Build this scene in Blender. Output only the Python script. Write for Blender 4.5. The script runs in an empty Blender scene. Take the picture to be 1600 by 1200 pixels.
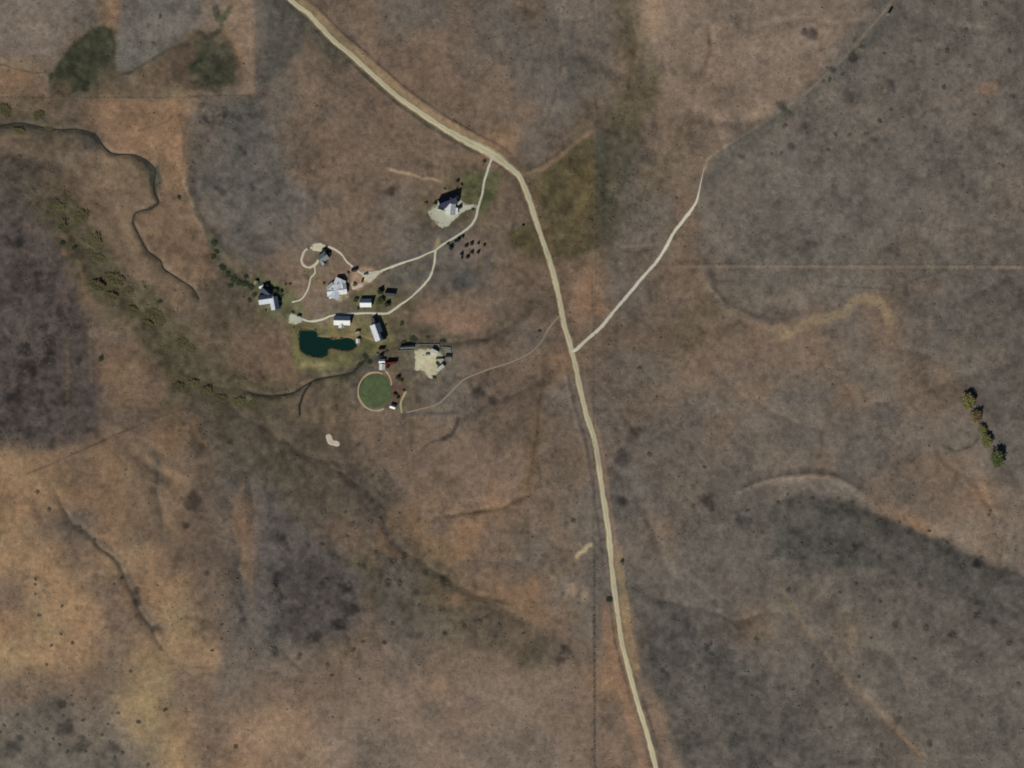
import bpy, math, random
import numpy as np
from mathutils import Vector, Matrix

# ------------------------------------------------------------------ camera, sky, sun, exposure
random.seed(7)
S = 0.8                       # metres per map unit (map: 1600 x 1200, origin top left)
CAM_H = 4000.0
scn = bpy.context.scene
col = scn.collection
SUN_AZ, SUN_EL = math.radians(210), math.radians(31)

cam = bpy.data.cameras.new('camera')
cam_o = bpy.data.objects.new('camera', cam)
col.objects.link(cam_o)
cam_o.location = (0, 0, CAM_H)
cam_o.rotation_euler = (0, 0, 0)
cam.sensor_width = 36
cam.lens = 36 * CAM_H / (1600 * S)
cam.clip_start = 50
cam.clip_end = 30000
scn.camera = cam_o

w = bpy.data.worlds.new('World')
scn.world = w
w.use_nodes = True
nt = w.node_tree
sky = nt.nodes.new('ShaderNodeTexSky')
sky.sky_type = 'NISHITA'
sky.sun_disc = False
sky.sun_elevation = SUN_EL
sky.sun_rotation = SUN_AZ
bg = nt.nodes['Background']
sky.altitude = 2500
sky.air_density = 0.8
sky.dust_density = 0.1
bg.inputs[1].default_value = 0.05
nt.links.new(sky.outputs[0], bg.inputs[0])

sun = bpy.data.lights.new('sun', 'SUN')
sun.energy = 5.0
sun.angle = math.radians(0.5)
sun.color = (1.0, 0.95, 0.87)
sun_o = bpy.data.objects.new('sun', sun)
col.objects.link(sun_o)
sdir = Vector((math.sin(SUN_AZ) * math.cos(SUN_EL), math.cos(SUN_AZ) * math.cos(SUN_EL), math.sin(SUN_EL)))
sun_o.rotation_euler = sdir.to_track_quat('Z', 'Y').to_euler()
sun_o.location = (0, 0, 500)

scn.view_settings.view_transform = 'Standard'
scn.view_settings.look = 'None'
scn.view_settings.exposure = -0.26
scn.view_settings.gamma = 1.0
scn.cycles.pixel_filter_type = 'BLACKMAN_HARRIS'
scn.cycles.filter_width = 1.85

# brightness of a flat white card in this light (linear), per channel: turns a
# seen colour, slope shading included, into a surface reflectance
KL = np.array([0.72, 0.70, 0.70])


def lin(c):
    c = np.asarray(c, float) / 255.0
    return np.where(c <= 0.04045, c / 12.92, ((c + 0.055) / 1.055) ** 2.4)


def alb(c):
    return np.clip(lin(c) / KL, 0.004, 0.85)


def al4(c):
    a = alb(c)
    return (float(a[0]), float(a[1]), float(a[2]), 1.0)


# ------------------------------------------------------------------ noise
_LAT = {}


def vnoise(x, y, wl, seed):
    if seed not in _LAT:
        _LAT[seed] = np.random.RandomState(seed).rand(256, 256)
    t = _LAT[seed]
    u, v = x / wl + 37.3 + seed * 3.17, y / wl + 91.7 + seed * 1.31
    iu, iv = np.floor(u).astype(int), np.floor(v).astype(int)
    fu, fv = u - iu, v - iv
    fu, fv = fu * fu * (3 - 2 * fu), fv * fv * (3 - 2 * fv)
    a, b = iu & 255, iv & 255
    a1, b1 = (a + 1) & 255, (b + 1) & 255
    return ((t[a, b] * (1 - fu) + t[a1, b] * fu) * (1 - fv) + (t[a, b1] * (1 - fu) + t[a1, b1] * fu) * fv) * 2 - 1


def fbm(x, y, wl, seed, octs=4, gain=0.5):
    s, amp, tot = 0, 1.0, 0.0
    ca, sa = math.cos(0.6), math.sin(0.6)
    for k in range(octs):
        s = s + amp * vnoise(x, y, wl, seed + k)
        tot += amp
        amp *= gain
        wl *= 0.5
        x, y = x * ca - y * sa, x * sa + y * ca
    return s / tot


# ------------------------------------------------------------------ plan of the place (map units)
def P4(ox, oy, k, pts):
    return [(ox + a / k, oy + b / k) for a, b in pts]


MAIN_ROAD = [(250, -255), (330, -150), (405, -62), (455, 0), (482, 22), (520, 62), (550, 87), (590, 124), (625, 154),
             (665, 182), (700, 205), (750, 232), (775, 246), (797, 263), (812, 276), (822, 298), (832, 327), (847, 372),
             (860, 410), (872, 457), (882, 507), (892, 542), (899, 570), (905, 600), (917, 650), (929, 687), (936, 730),
             (942, 772), (950, 825), (957, 895), (964, 950), (972, 1005), (985, 1055), (997, 1100), (1012, 1150),
             (1026, 1205), (1048, 1290), (1080, 1400)]
SIDE_ROAD = [(893, 549), (900, 546), (912, 535), (940, 510), (960, 485), (982, 460), (1005, 432), (1025, 410),
             (1040, 387), (1052, 365), (1067, 345), (1082, 325), (1089, 312), (1094, 290), (1100, 262)]
DRIVE = [(772, 243), (767, 252), (761, 270), (756, 285), (754, 300), (750, 315), (747, 327), (744, 340), (736, 352),
         (725, 361), (710, 371), (692, 382), (680, 391), (670, 395), (655, 402), (631, 410), (615, 416), (596, 423),
         (587, 427), (575, 431)]
LOWER_DRIVE = [(681, 391), (680, 401), (679, 412), (675, 426), (670, 436), (660, 447), (650, 457), (640, 466),
               (625, 477), (612, 486), (603, 490), (575, 489), (552, 490), (530, 491), (515, 494), (504, 499),
               (485, 502), (473, 499), (462, 497)]
LOOP = [(497, 406), (497, 409), (491, 415), (483, 418), (475, 415), (471, 408), (473, 399), (477, 391), (488, 386)]
LOOP_DRIVE = [(505, 384), (512, 385), (524, 390), (534, 397), (542, 408), (551, 416), (560, 424), (570, 430)]
FOOTPATH = [(492, 414), (492, 427), (486, 433), (483, 445), (479, 456), (470, 468), (456, 472)]
LOWER_TRACK = [(876, 492), (870, 498), (857, 514), (845, 535), (827, 552), (800, 565), (775, 573), (750, 582),
               (725, 593), (710, 607), (695, 622), (682, 632), (657, 639), (635, 644)]
CREEK_A = [(-160, 190), (-60, 200), (0, 196), (30, 192), (60, 198), (95, 203), (120, 202), (148, 210), (160, 227),
           (175, 240), (207, 242), (227, 250), (242, 265), (240, 285), (241, 300), (247, 315), (237, 325), (212, 332),
           (207, 347), (215, 365), (230, 392), (250, 407), (255, 420), (277, 435), (300, 450), (310, 467)]
CREEK_B = [(385, 612), (400, 617), (425, 619), (450, 616), (460, 613), (477, 602), (492, 594), (515, 589), (541, 585),
           (552, 581), (562, 570), (574, 560)]
CREEK_C = [(486, 599), (475, 613), (468, 633), (468, 649)]
POND = P4(440, 480, 5.333, [(150, 210), (190, 190), (290, 200), (305, 245), (400, 255), (440, 270), (540, 255),
                            (610, 280), (620, 330), (560, 360), (480, 350), (400, 340), (380, 390), (320, 415),
                            (240, 405), (190, 380), (155, 340)])
LAWN_C, LAWN_R = (587, 611.5), (24.5, 26.5)


def seg_dist(px, py, pts):
    """distance to a polyline, and the arc position 0..1"""
    best = np.full(px.shape, 1e9)
    tt = np.zeros(px.shape)
    n = len(pts) - 1
    for i in range(n):
        ax, ay = pts[i]
        bx, by = pts[i + 1]
        dx, dy = bx - ax, by - ay
        L2 = dx * dx + dy * dy + 1e-9
        t = np.clip(((px - ax) * dx + (py - ay) * dy) / L2, 0, 1)
        d = np.hypot(px - ax - t * dx, py - ay - t * dy)
        m = d < best
        best = np.where(m, d, best)
        tt = np.where(m, (i + t) / n, tt)
    return best, tt


def poly_sd(px, py, pts):
    """signed distance to a polygon, negative inside"""
    ring = list(pts) + [pts[0]]
    d, _ = seg_dist(px, py, ring)
    ins = np.zeros(px.shape, bool)
    for i in range(len(pts)):
        ax, ay = ring[i]
        bx, by = ring[i + 1]
        if ay == by:
            continue
        c = ((ay > py) != (by > py)) & (px < (bx - ax) * (py - ay) / (by - ay) + ax)
        ins ^= c
    return np.where(ins, -d, d)


def smooth(e0, e1, x):
    t = np.clip((x - e0) / (e1 - e0), 0, 1)
    return t * t * (3 - 2 * t)


def spline(pts, step=3.0):
    p = np.array(pts, float)
    e = np.vstack([2 * p[0] - p[1], p, 2 * p[-1] - p[-2]])
    out = []
    for i in range(1, len(e) - 2):
        a, b, c, d = e[i - 1], e[i], e[i + 1], e[i + 2]
        n = max(2, int(np.hypot(*(c - b)) / step))
        for k in range(n):
            t = k / n
            out.append(0.5 * ((2 * b) + (c - a) * t + (2 * a - 5 * b + 4 * c - d) * t * t + (3 * b - a - 3 * c + d) * t ** 3))
    out.append(p[-1])
    return np.array(out)


def closed(pts, n=4):
    p = np.array(pts, float)
    m = len(p)
    out = []
    for i in range(m):
        a, b, c, d = p[i - 1], p[i], p[(i + 1) % m], p[(i + 2) % m]
        for k in range(n):
            t = k / n
            out.append(tuple(0.5 * ((2 * b) + (c - a) * t + (2 * a - 5 * b + 4 * c - d) * t * t + (3 * b - a - 3 * c + d) * t ** 3)))
    return out


POND = closed(POND, 3)
# ------------------------------------------------------------------ relief
HILLS = [(420, 250, 130, 130, 6), (660, 70, 190, 130, 6), (1470, 170, 260, 200, 15), (1360, 480, 170, 110, 7),
         (1370, 980, 230, 160, 15), (130, 1010, 260, 210, 13), (20, 470, 130, 170, 6), (1130, 1120, 110, 130, 5),
         (700, 1080, 220, 110, 6), (720, 420, 120, 60, 3), (1020, 330, 70, 130, -4), (950, 160, 60, 170, -6),
         (200, 330, 90, 170, -5), (360, 560, 130, 80, -6), (560, 760, 80, 130, -5), (60, 150, 150, 70, -3),
         (1180, 640, 200, 110, 3), (840, 700, 120, 120, 3), (1500, 700, 130, 120, 4)]
POND_LEVEL = None


GULLIES = [  # dry drainage lines: polyline, depth in metres, half width
    ([(300, 600), (370, 640), (440, 690), (510, 725), (560, 755), (597, 800), (607, 840), (640, 868), (700, 905), (760, 940), (850, 990)], 1.5, 11),
    ([(575, 560), (610, 545), (650, 528), (720, 534), (760, 528), (795, 508), (832, 478), (850, 430)], 1.8, 7),
    ([(690, 688), (715, 655), (760, 632), (810, 612), (850, 590), (875, 560)], 1.6, 7),
    ([(852, 590), (845, 640), (838, 700), (825, 770), (790, 792), (720, 802), (660, 812)], 1.3, 4),
    ([(975, -60), (985, 60), (1010, 120), (975, 190), (955, 260), (940, 330), (915, 395), (880, 430)], 2.6, 14),
    ([(1110, 30), (1108, 85), (1090, 130), (1072, 200), (1040, 270), (975, 330)], 1.6, 7),
    ([(990, 20), (994, 80), (985, 150)], 1.2, 5),
    ([(70, 740), (117, 817), (150, 842), (187, 880), (207, 912), (217, 945), (242, 980), (270, 1040)], 1.8, 6),
    ([(250, 690), (248, 775), (255, 850)], 1.2, 6),
    ([(85, 300), (110, 360), (160, 430), (230, 490), (262, 545), (310, 598), (385, 612)], 1.6, 14),
    ([(870, 20), (880, 90), (868, 160), (840, 205)], 1.2, 6),
    ([(1600, 960), (1500, 930), (1400, 905), (1330, 910), (1270, 950), (1240, 1010)], .6, 14),
    ([(1210, 905), (1260, 985), (1320, 1060), (1400, 1135), (1460, 1200)], .7, 8),
    ([(970, 640), (1000, 690), (975, 740), (985, 800)], 1.2, 9),
    ([(1600, 560), (1500, 590), (1420, 620), (1330, 640)], 1.2, 10),
    ([(1600, 420), (1500, 470), (1450, 560)], 1.6, 12),
    ([(1100, 560), (1160, 620), (1240, 660), (1320, 680)], 1.0, 9),
    ([(430, 870), (445, 930), (430, 1000), (480, 1060)], 1.2, 8),
    ([(380, 720), (400, 800), (375, 880), (380, 960)], 1.2, 7),
    ([(1000, 925), (1070, 945), (1150, 965), (1240, 950)], 1.2, 7),
]
RIMS = [  # low scarps: polyline, height, half width (the ground stands higher on the left of the line)
    ([(1140, 775), (1180, 755), (1215, 745), (1260, 741), (1300, 745), (1335, 760), (1370, 790)], 1.4, 5),
    ([(1100, 410), (1110, 450), (1135, 480), (1200, 508), (1245, 502)], 1.4, 5),
    ([(285, 180), (284, 240), (292, 290), (312, 345), (337, 380), (370, 420)], 1.6, 5),
    ([(1204, 860), (1203, 800), (1225, 777), (1260, 768), (1330, 785), (1400, 815), (1480, 845), (1560, 885), (1640, 915)], -1.6, 10),
]


def base_h(px, py):
    h = np.zeros(np.shape(px))
    for cx, cy, sx, sy, a in HILLS:
        h = h + a * np.exp(-0.5 * (((px - cx) / sx) ** 2 + ((py - cy) / sy) ** 2))
    h = h + 3.0 * fbm(px, py, 210, 11, 3) + 0.6 * fbm(px, py, 46, 21, 2)
    wv = 40 * fbm(px, py, 160, 181, 2)
    h = h - 1.5 * np.exp(-(fbm(px + wv, py - wv, 260, 191, 2) / .10) ** 2) - 0.6 * np.exp(-(fbm(px - wv, py + wv, 120, 195, 2) / .12) ** 2)
    far = smooth(200, 2500, np.maximum(np.abs(px - 800) - 800, np.abs(py - 600) - 600))
    return h + far * 40 * fbm(px, py, 2400, 31, 3)


_c = base_h(np.array([512.0]), np.array([536.0]))[0]
POND_LEVEL = float(_c) - 0.6


def local(px, py, pts, pad):
    q = np.array(pts)
    return (px > q[:, 0].min() - pad) & (px < q[:, 0].max() + pad) & (py > q[:, 1].min() - pad) & (py < q[:, 1].max() + pad)


def hfun(px, py):
    px, py = np.asarray(px, float), np.asarray(py, float)
    shp = px.shape
    px, py = px.ravel(), py.ravel()
    h = base_h(px, py)
    m = local(px, py, POND, 40)
    if m.any():
        d = poly_sd(px[m], py[m], POND)
        k = 1 - smooth(2, 34, d)
        hh = h[m] * (1 - k) + (POND_LEVEL + 0.7) * k
        hh = hh - 2.2 * (1 - smooth(-3.5, 2.5, d))
        h[m] = hh
    for pts, dep, wd in ((CREEK_A, 1.3, 3.2), (CREEK_B, 1.3, 3.2), (CREEK_C, 0.9, 3.0)):
        m = local(px, py, pts, 16)
        if m.any():
            d, t = seg_dist(px[m], py[m], pts)
            h[m] = h[m] - dep * np.exp(-0.5 * (d / wd) ** 2)
    for pts, dep, wd in GULLIES:
        m = local(px, py, pts, wd * 4)
        if m.any():
            wq = 5 * fbm(px[m], py[m], 30, 171, 2)
            d, t = seg_dist(px[m] + wq, py[m] - wq, pts)
            e = np.clip(np.minimum(t, 1 - t) * 8, 0, 1)
            h[m] = h[m] - dep * e * np.exp(-np.abs(d / wd) ** 1.4)
    for pts, dep, wd in RIMS:
        m = local(px, py, pts, wd * 5)
        if m.any():
            d, t = seg_dist(px[m], py[m], pts)
            e = np.clip(np.minimum(t, 1 - t) * 8, 0, 1)
            h[m] = h[m] + dep * e * np.exp(-0.5 * (d / wd) ** 2)
    m = (np.abs(px - LAWN_C[0]) < 60) & (np.abs(py - LAWN_C[1]) < 60)
    if m.any():
        r = np.hypot((px[m] - LAWN_C[0]) / LAWN_R[0], (py[m] - LAWN_C[1]) / LAWN_R[1])
        k = 1 - smooth(1.02, 1.7, r)
        h[m] = h[m] * (1 - k) + LAWN_H * k
    return h.reshape(shp)


LAWN_H = float(base_h(np.array([LAWN_C[0]]), np.array([LAWN_C[1]]))[0])


def X(px):
    return (px - 800.0) * S


def Y(py):
    return (600.0 - py) * S


def ground_z(px, py):
    return float(hfun(np.array([px]), np.array([py]))[0])


# ------------------------------------------------------------------ ground cover map, seen tones with slope shading left in
PAL = dict(T=(143, 117, 88), Y=(141, 120, 89), O=(129, 103, 79), B=(107, 92, 77), C=(97, 83, 69), G=(100, 92, 82),
           D=(88, 82, 74), E=(91, 86, 77), N=(76, 70, 62), P=(76, 69, 64), V=(88, 79, 62), K=(62, 62, 49),
           L=(116, 103, 89))
COVER = """
LLDOEGLO EVBBGGBG CGGLTLLG LLLEDDED
LLBKEGVO DBVBBBBG GDDBLLBL LLGEEEGD
OBKVBVKC EBCBBBBB GGEBVBBL LBEEDGGG
VBCOOOBE DBBCBBBB BGCVBBBB BDDGGGBE
CVCBOOBE DCBBCBBO GCVNBCBG DDGGGGGG
NCBBVOEE ECBBBBVC VVVDVBBE GGEEEGGB
CVVBBBBE GGBBGVVB CVVDGBDG GEDGGLGB
PCVBBBCE GGBBGGGB VVCGGBGD DDGGBLBD
PPVVBBCV BBBCDDDB CBOGBBCE GGGBBGDD
PPCVVBBN VBGVVCBB CCOGBCVB BBGBDGDD
PPBBVVCC CVVVVCBC GCBCCVBB BBGBGDDD
PPCOBVVC CVVNVNGC BOBGGBBB BBGGBBED
PPNBBVCV VCVBVGGC CGGBBGGB GGBGBBDD
NNCBBOCV VVCBCBBC CBGBGGBG GGGGGGGG
TOBODBCD VVCBBBBB CCBDGGGG LBGGBBLD
OTOOBBCD DVCNBOBO BBGDGGDG GGGBGBOL
TBDOBBBB DDCCBBOB BBGGBDGE DDDBOLLL
TTBTTBBD DNDVNVBB GBGGGGGG EEDDDGBL
BTTBOTBD DPPVDVOO OLGDDGGG GBGGGDEG
OYTBBYBD EPPBDGVB OBGODDDC GGTGGDDD
YTTBTTTG EGVBGBBB VBBODDDD GGBGGGDD
BBBBYBBG BBBLLTLL LLOODDED DDBGGGEG
GDBLYOBO TOLLLGBL LBBBBDDD DDDBGEGE
DEEGLTBO OTLGGLLG GGBBBDDD DDEDBGEE
"""
cover_rows = [r.replace(' ', '') for r in COVER.strip().split('\n')]
CG = np.array([[PAL[ch] for ch in r] for r in cover_rows], float)      # 24 x 32 x 3


_p = np.pad(CG, ((1, 1), (1, 1), (0, 0)), 'edge')
_nb = sum(_p[1 + a:25 + a, 1 + b:33 + b] for a in (-1, 0, 1) for b in (-1, 0, 1)) / 9.0
CG = CG * .8 + _nb * .2


def cover_at(px, py):
    """smooth look-up in the cover map"""
    u = np.clip(px / 50.0 - 0.5, 0, 31)
    v = np.clip(py / 50.0 - 0.5, 0, 23)
    iu, iv = np.minimum(np.floor(u).astype(int), 30), np.minimum(np.floor(v).astype(int), 22)
    fu, fv = u - iu, v - iv
    fu, fv = (fu * fu * (3 - 2 * fu))[:, None], (fv * fv * (3 - 2 * fv))[:, None]
    return (CG[iv, iu] * (1 - fu) + CG[iv, iu + 1] * fu) * (1 - fv) + (CG[iv + 1, iu] * (1 - fu) + CG[iv + 1, iu + 1] * fu) * fv


def offset_line(pts, off):
    p = np.array(pts, float)
    t = np.gradient(p, axis=0)
    t /= np.linalg.norm(t, axis=1)[:, None] + 1e-9
    n = np.stack([t[:, 1], -t[:, 0]], 1)
    return (p + n * off).tolist()


def sub(pts, y0, y1):
    return [p for p in pts if y0 <= p[1] <= y1]


MR = spline(MAIN_ROAD, 12).tolist()
AREAS = [  # polygon, colour seen, edge softness, strength
    ([(1390, -20), (1330, 60), (1270, 120), (1200, 185), (1130, 230), (1100, 270), (1092, 330), (1095, 400), (1105, 450), (1130, 482), (1200, 508), (1250, 500), (1290, 470), (1400, 452), (1500, 424), (1620, 390), (1620, -20)], (97, 91, 82), 6, .6),
    ([(980, -20), (1380, -20), (1320, 60), (1260, 120), (1190, 180), (1120, 225), (1040, 170), (1010, 80)], (119, 104, 89), 14, .55),
    ([(-20, -20), (120, -20), (105, 40), (90, 85), (60, 100), (-20, 80)], (110, 101, 91), 9, .6),
    ([(-20, 85), (30, 88), (78, 90), (72, 110), (40, 108), (-20, 98)], (124, 108, 88), 6, .7),
    ([(195, -20), (330, -20), (305, 38), (262, 72), (215, 104), (185, 117), (180, 60)], (99, 95, 87), 4, .8),
    ([(355, -20), (398, -20), (398, 148), (375, 148), (385, 100), (365, 60), (345, 40)], (124, 107, 89), 5, .75),
    ([(398, -20), (450, -20), (478, 30), (470, 80), (430, 120), (400, 145)], (80, 77, 70), 6, .75),
    ([(130, 160), (190, 155), (280, 158), (270, 185), (255, 215), (230, 235), (175, 235), (160, 215), (130, 190)], (122, 98, 76), 9, .6),
    ([(150, 242), (200, 250), (235, 290), (240, 312), (210, 330), (205, 350), (215, 372), (250, 412), (300, 452), (310, 472), (268, 482), (225, 460), (190, 418), (155, 340), (92, 305), (78, 285)], (107, 91, 72), 5, .8),
    ([(250, 240), (275, 262), (292, 300), (312, 352), (328, 400), (328, 448), (310, 450), (280, 430), (257, 410), (222, 372), (212, 338), (246, 320), (246, 270)], (106, 87, 68), 5, .75),
    ([(170, 545), (230, 515), (270, 550), (262, 600), (250, 640), (180, 640), (165, 590)], (112, 93, 73), 9, .65),
    ([(320, 455), (350, 432), (390, 452), (402, 480), (425, 512), (400, 532), (350, 522), (332, 502)], (79, 69, 57), 9, .7),
    ([(405, 520), (450, 520), (470, 580), (460, 600), (400, 605), (385, 560)], (105, 86, 68), 9, .6),
    ([(285, 650), (345, 640), (430, 645), (500, 690), (540, 740), (560, 800), (480, 830), (420, 780), (350, 740), (310, 700)], (86, 78, 65), 16, .55),
    ([(560, 690), (700, 700), (830, 690), (840, 800), (770, 800), (680, 790), (600, 760)], (110, 94, 79), 18, .5),
    ([(600, 800), (640, 790), (700, 850), (760, 820), (740, 870), (700, 890), (640, 860)], (122, 97, 70), 10, .55),
    ([(590, 800), (615, 805), (622, 850), (650, 870), (620, 880), (590, 850)], (120, 97, 72), 7, .55),
    ([(-20, 690), (60, 700), (150, 690), (230, 690), (300, 740), (290, 850), (200, 830), (120, 790), (-20, 760)], (128, 106, 80), 18, .5),
    ([(360, 770), (400, 780), (405, 850), (395, 930), (375, 900)], (128, 102, 78), 8, .55),
    ([(215, 1000), (262, 1030), (275, 1120), (280, 1200), (225, 1200), (205, 1100)], (134, 118, 86), 15, .4),
    ([(-20, 1120), (60, 1095), (130, 1100), (200, 1150), (230, 1220), (-20, 1220)], (104, 96, 83), 15, .5),
    ([(1205, 792), (1250, 772), (1330, 788), (1400, 818), (1480, 848), (1560, 888), (1640, 915), (1640, 1230), (1290, 1230), (1235, 1060), (1215, 930), (1207, 860)], (89, 84, 76), 10, .6),
    ([(380, 1020), (520, 1010), (800, 1030), (920, 1040), (920, 1220), (440, 1220), (330, 1150)], (118, 102, 87), 25, .5),
    ([(700, 945), (800, 960), (880, 1000), (900, 1030), (760, 1020), (650, 990), (620, 940)], (88, 79, 65), 14, .6),
    (P4(0, 0, 4, [(560, 170), (640, 150), (700, 180), (715, 280), (690, 380), (600, 470), (540, 560), (400, 605), (310, 600), (300, 470), (360, 380), (440, 270)]), (56, 58, 43), 4, .95),
    (P4(0, 0, 4, [(860, 450), (1050, 300), (1180, 210), (1300, 190), (1420, 260), (1510, 400), (1480, 520), (1300, 560), (1150, 520), (1000, 500), (880, 560)]), (84, 71, 57), 8, .85),
    (P4(0, 0, 4, [(1260, 200), (1380, 240), (1460, 380), (1450, 520), (1330, 570), (1230, 540), (1180, 420)]), (58, 59, 46), 12, .9),
    ([(288, 190), (320, 160), (395, 158), (430, 210), (470, 300), (450, 380), (390, 420), (350, 395), (318, 345), (297, 300)], (86, 83, 76), 9, .6),
    ([(-80, 285), (40, 300), (75, 345), (100, 400), (130, 490), (148, 560), (160, 610), (148, 680), (80, 700), (40, 690), (-80, 665)], (73, 66, 61), 10, .8),
    ([(1203, 790), (1250, 768), (1330, 785), (1400, 815), (1480, 845), (1540, 880), (1620, 910), (1620, 985), (1520, 940), (1440, 910), (1360, 885), (1280, 880), (1212, 865)], (76, 73, 66), 5, .85),
    ([(985, 915), (1060, 935), (1110, 1000), (1200, 1050), (1250, 1110), (1300, 1230), (1075, 1230), (1040, 1120), (1012, 1050), (992, 985)], (80, 76, 69), 6, .8),
    ([(828, 285), (880, 242), (930, 214), (932, 385), (910, 400), (868, 412), (800, 390), (790, 365), (845, 330)], (84, 76, 52), 5, .85),
    ([(890, 280), (932, 240), (932, 380), (905, 390)], (94, 81, 55), 8, .45),
    ([(933, 205), (975, 198), (988, 250), (964, 300), (952, 370), (934, 392)], (71, 70, 60), 5, .85),
    ([(405, 760), (440, 780), (470, 830), (540, 870), (572, 920), (560, 985), (500, 1000), (430, 990), (402, 920), (395, 830)], (82, 76, 71), 14, .75),
    ([(725, 273), (757, 262), (783, 268), (778, 300), (760, 335), (750, 318), (731, 318), (718, 302)], (80, 82, 55), 4, .85),
    ([(452, 508), (500, 503), (560, 508), (606, 500), (622, 540), (560, 562), (515, 578), (465, 577), (455, 545)], (93, 91, 59), 5, .85),
    ([(394, 436), (440, 438), (470, 470), (482, 490), (452, 502), (405, 492), (396, 462)], (84, 86, 60), 5, .8),
    ([(550, 462), (600, 448), (622, 465), (602, 486), (555, 486)], (84, 86, 58), 5, .8),
    ([(512, 488), (610, 492), (606, 512), (560, 514), (512, 512)], (100, 94, 66), 5, .7),
    ([(615, 514), (660, 506), (720, 528), (716, 545), (650, 540), (618, 545)], (71, 66, 53), 6, .8),
    ([(612, 545), (705, 535), (712, 590), (660, 600), (622, 588)], (88, 80, 70), 6, .6),
    ([(606, 584), (626, 586), (634, 605), (622, 624), (611, 622)], (84, 66, 55), 2.5, .9),
    ([(645, 480), (690, 478), (745, 485), (770, 500), (740, 525), (690, 515), (650, 500)], (130, 103, 84), 11, .6),
    ([(715, 370), (750, 375), (755, 400), (732, 410), (715, 398)], (122, 104, 96), 6, .7),
    ([(545, 418), (590, 422), (583, 442), (560, 452), (546, 446)], (150, 126, 104), 3.5, .75),
    ([(534, 452), (546, 450), (545, 464), (534, 470), (527, 470)], (150, 143, 112), 2, .8),
    ([(898, 440), (915, 430), (918, 480), (905, 520), (890, 490)], (138, 112, 92), 7, .6),
    ([(640, 534), (706, 532), (712, 575), (695, 590), (645, 582)], (103, 98, 86), 5, .6),
    ([(884, 915), (898, 912), (900, 936), (882, 938)], (140, 120, 100), 4, .7),
    ([(908, 925), (920, 922), (922, 938), (908, 938)], (138, 118, 98), 4, .7),
    ([(855, 838), (865, 835), (867, 845), (858, 847)], (140, 122, 100), 3, .6),
    ([(1175, 975), (1215, 930), (1260, 1000), (1230, 1040)], (112, 101, 86), 16, .4),
    ([(760, 215), (800, 200), (815, 215), (800, 232), (780, 228)], (136, 112, 86), 8, .6),
    ([(470, 566), (512, 566), (505, 574), (470, 573)], (146, 132, 98), 4, .6),
    ([(690, 455), (730, 418), (748, 430), (742, 446), (716, 452)], (80, 78, 74), 6, .8),
    ([(755, 395), (770, 392), (772, 418), (757, 420)], (82, 79, 74), 5, .7),
    ([(588, 440), (600, 428), (660, 412), (674, 404), (676, 425), (655, 443), (630, 442), (600, 446)], (80, 78, 70), 5, .75),
    ([(1425, 690), (1500, 683), (1520, 700), (1470, 712), (1430, 710)], (98, 90, 80), 7, .55),
    ([(88, 120), (118, 125), (110, 160), (60, 185), (50, 170)], (96, 80, 64), 9, .6),
    ([(112, 202), (150, 205), (158, 235), (130, 232)], (66, 64, 58), 5, .8),
    ([(224, 250), (246, 258), (250, 285), (236, 288)], (52, 58, 52), 3.5, .85),
    ([(590, 730), (600, 735), (640, 780), (595, 805), (560, 790), (535, 745), (545, 735)], (82, 74, 63), 8, .6),
    ([(570, 750), (592, 770), (600, 800), (585, 810), (560, 790)], (66, 60, 56), 6, .75),
]
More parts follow.
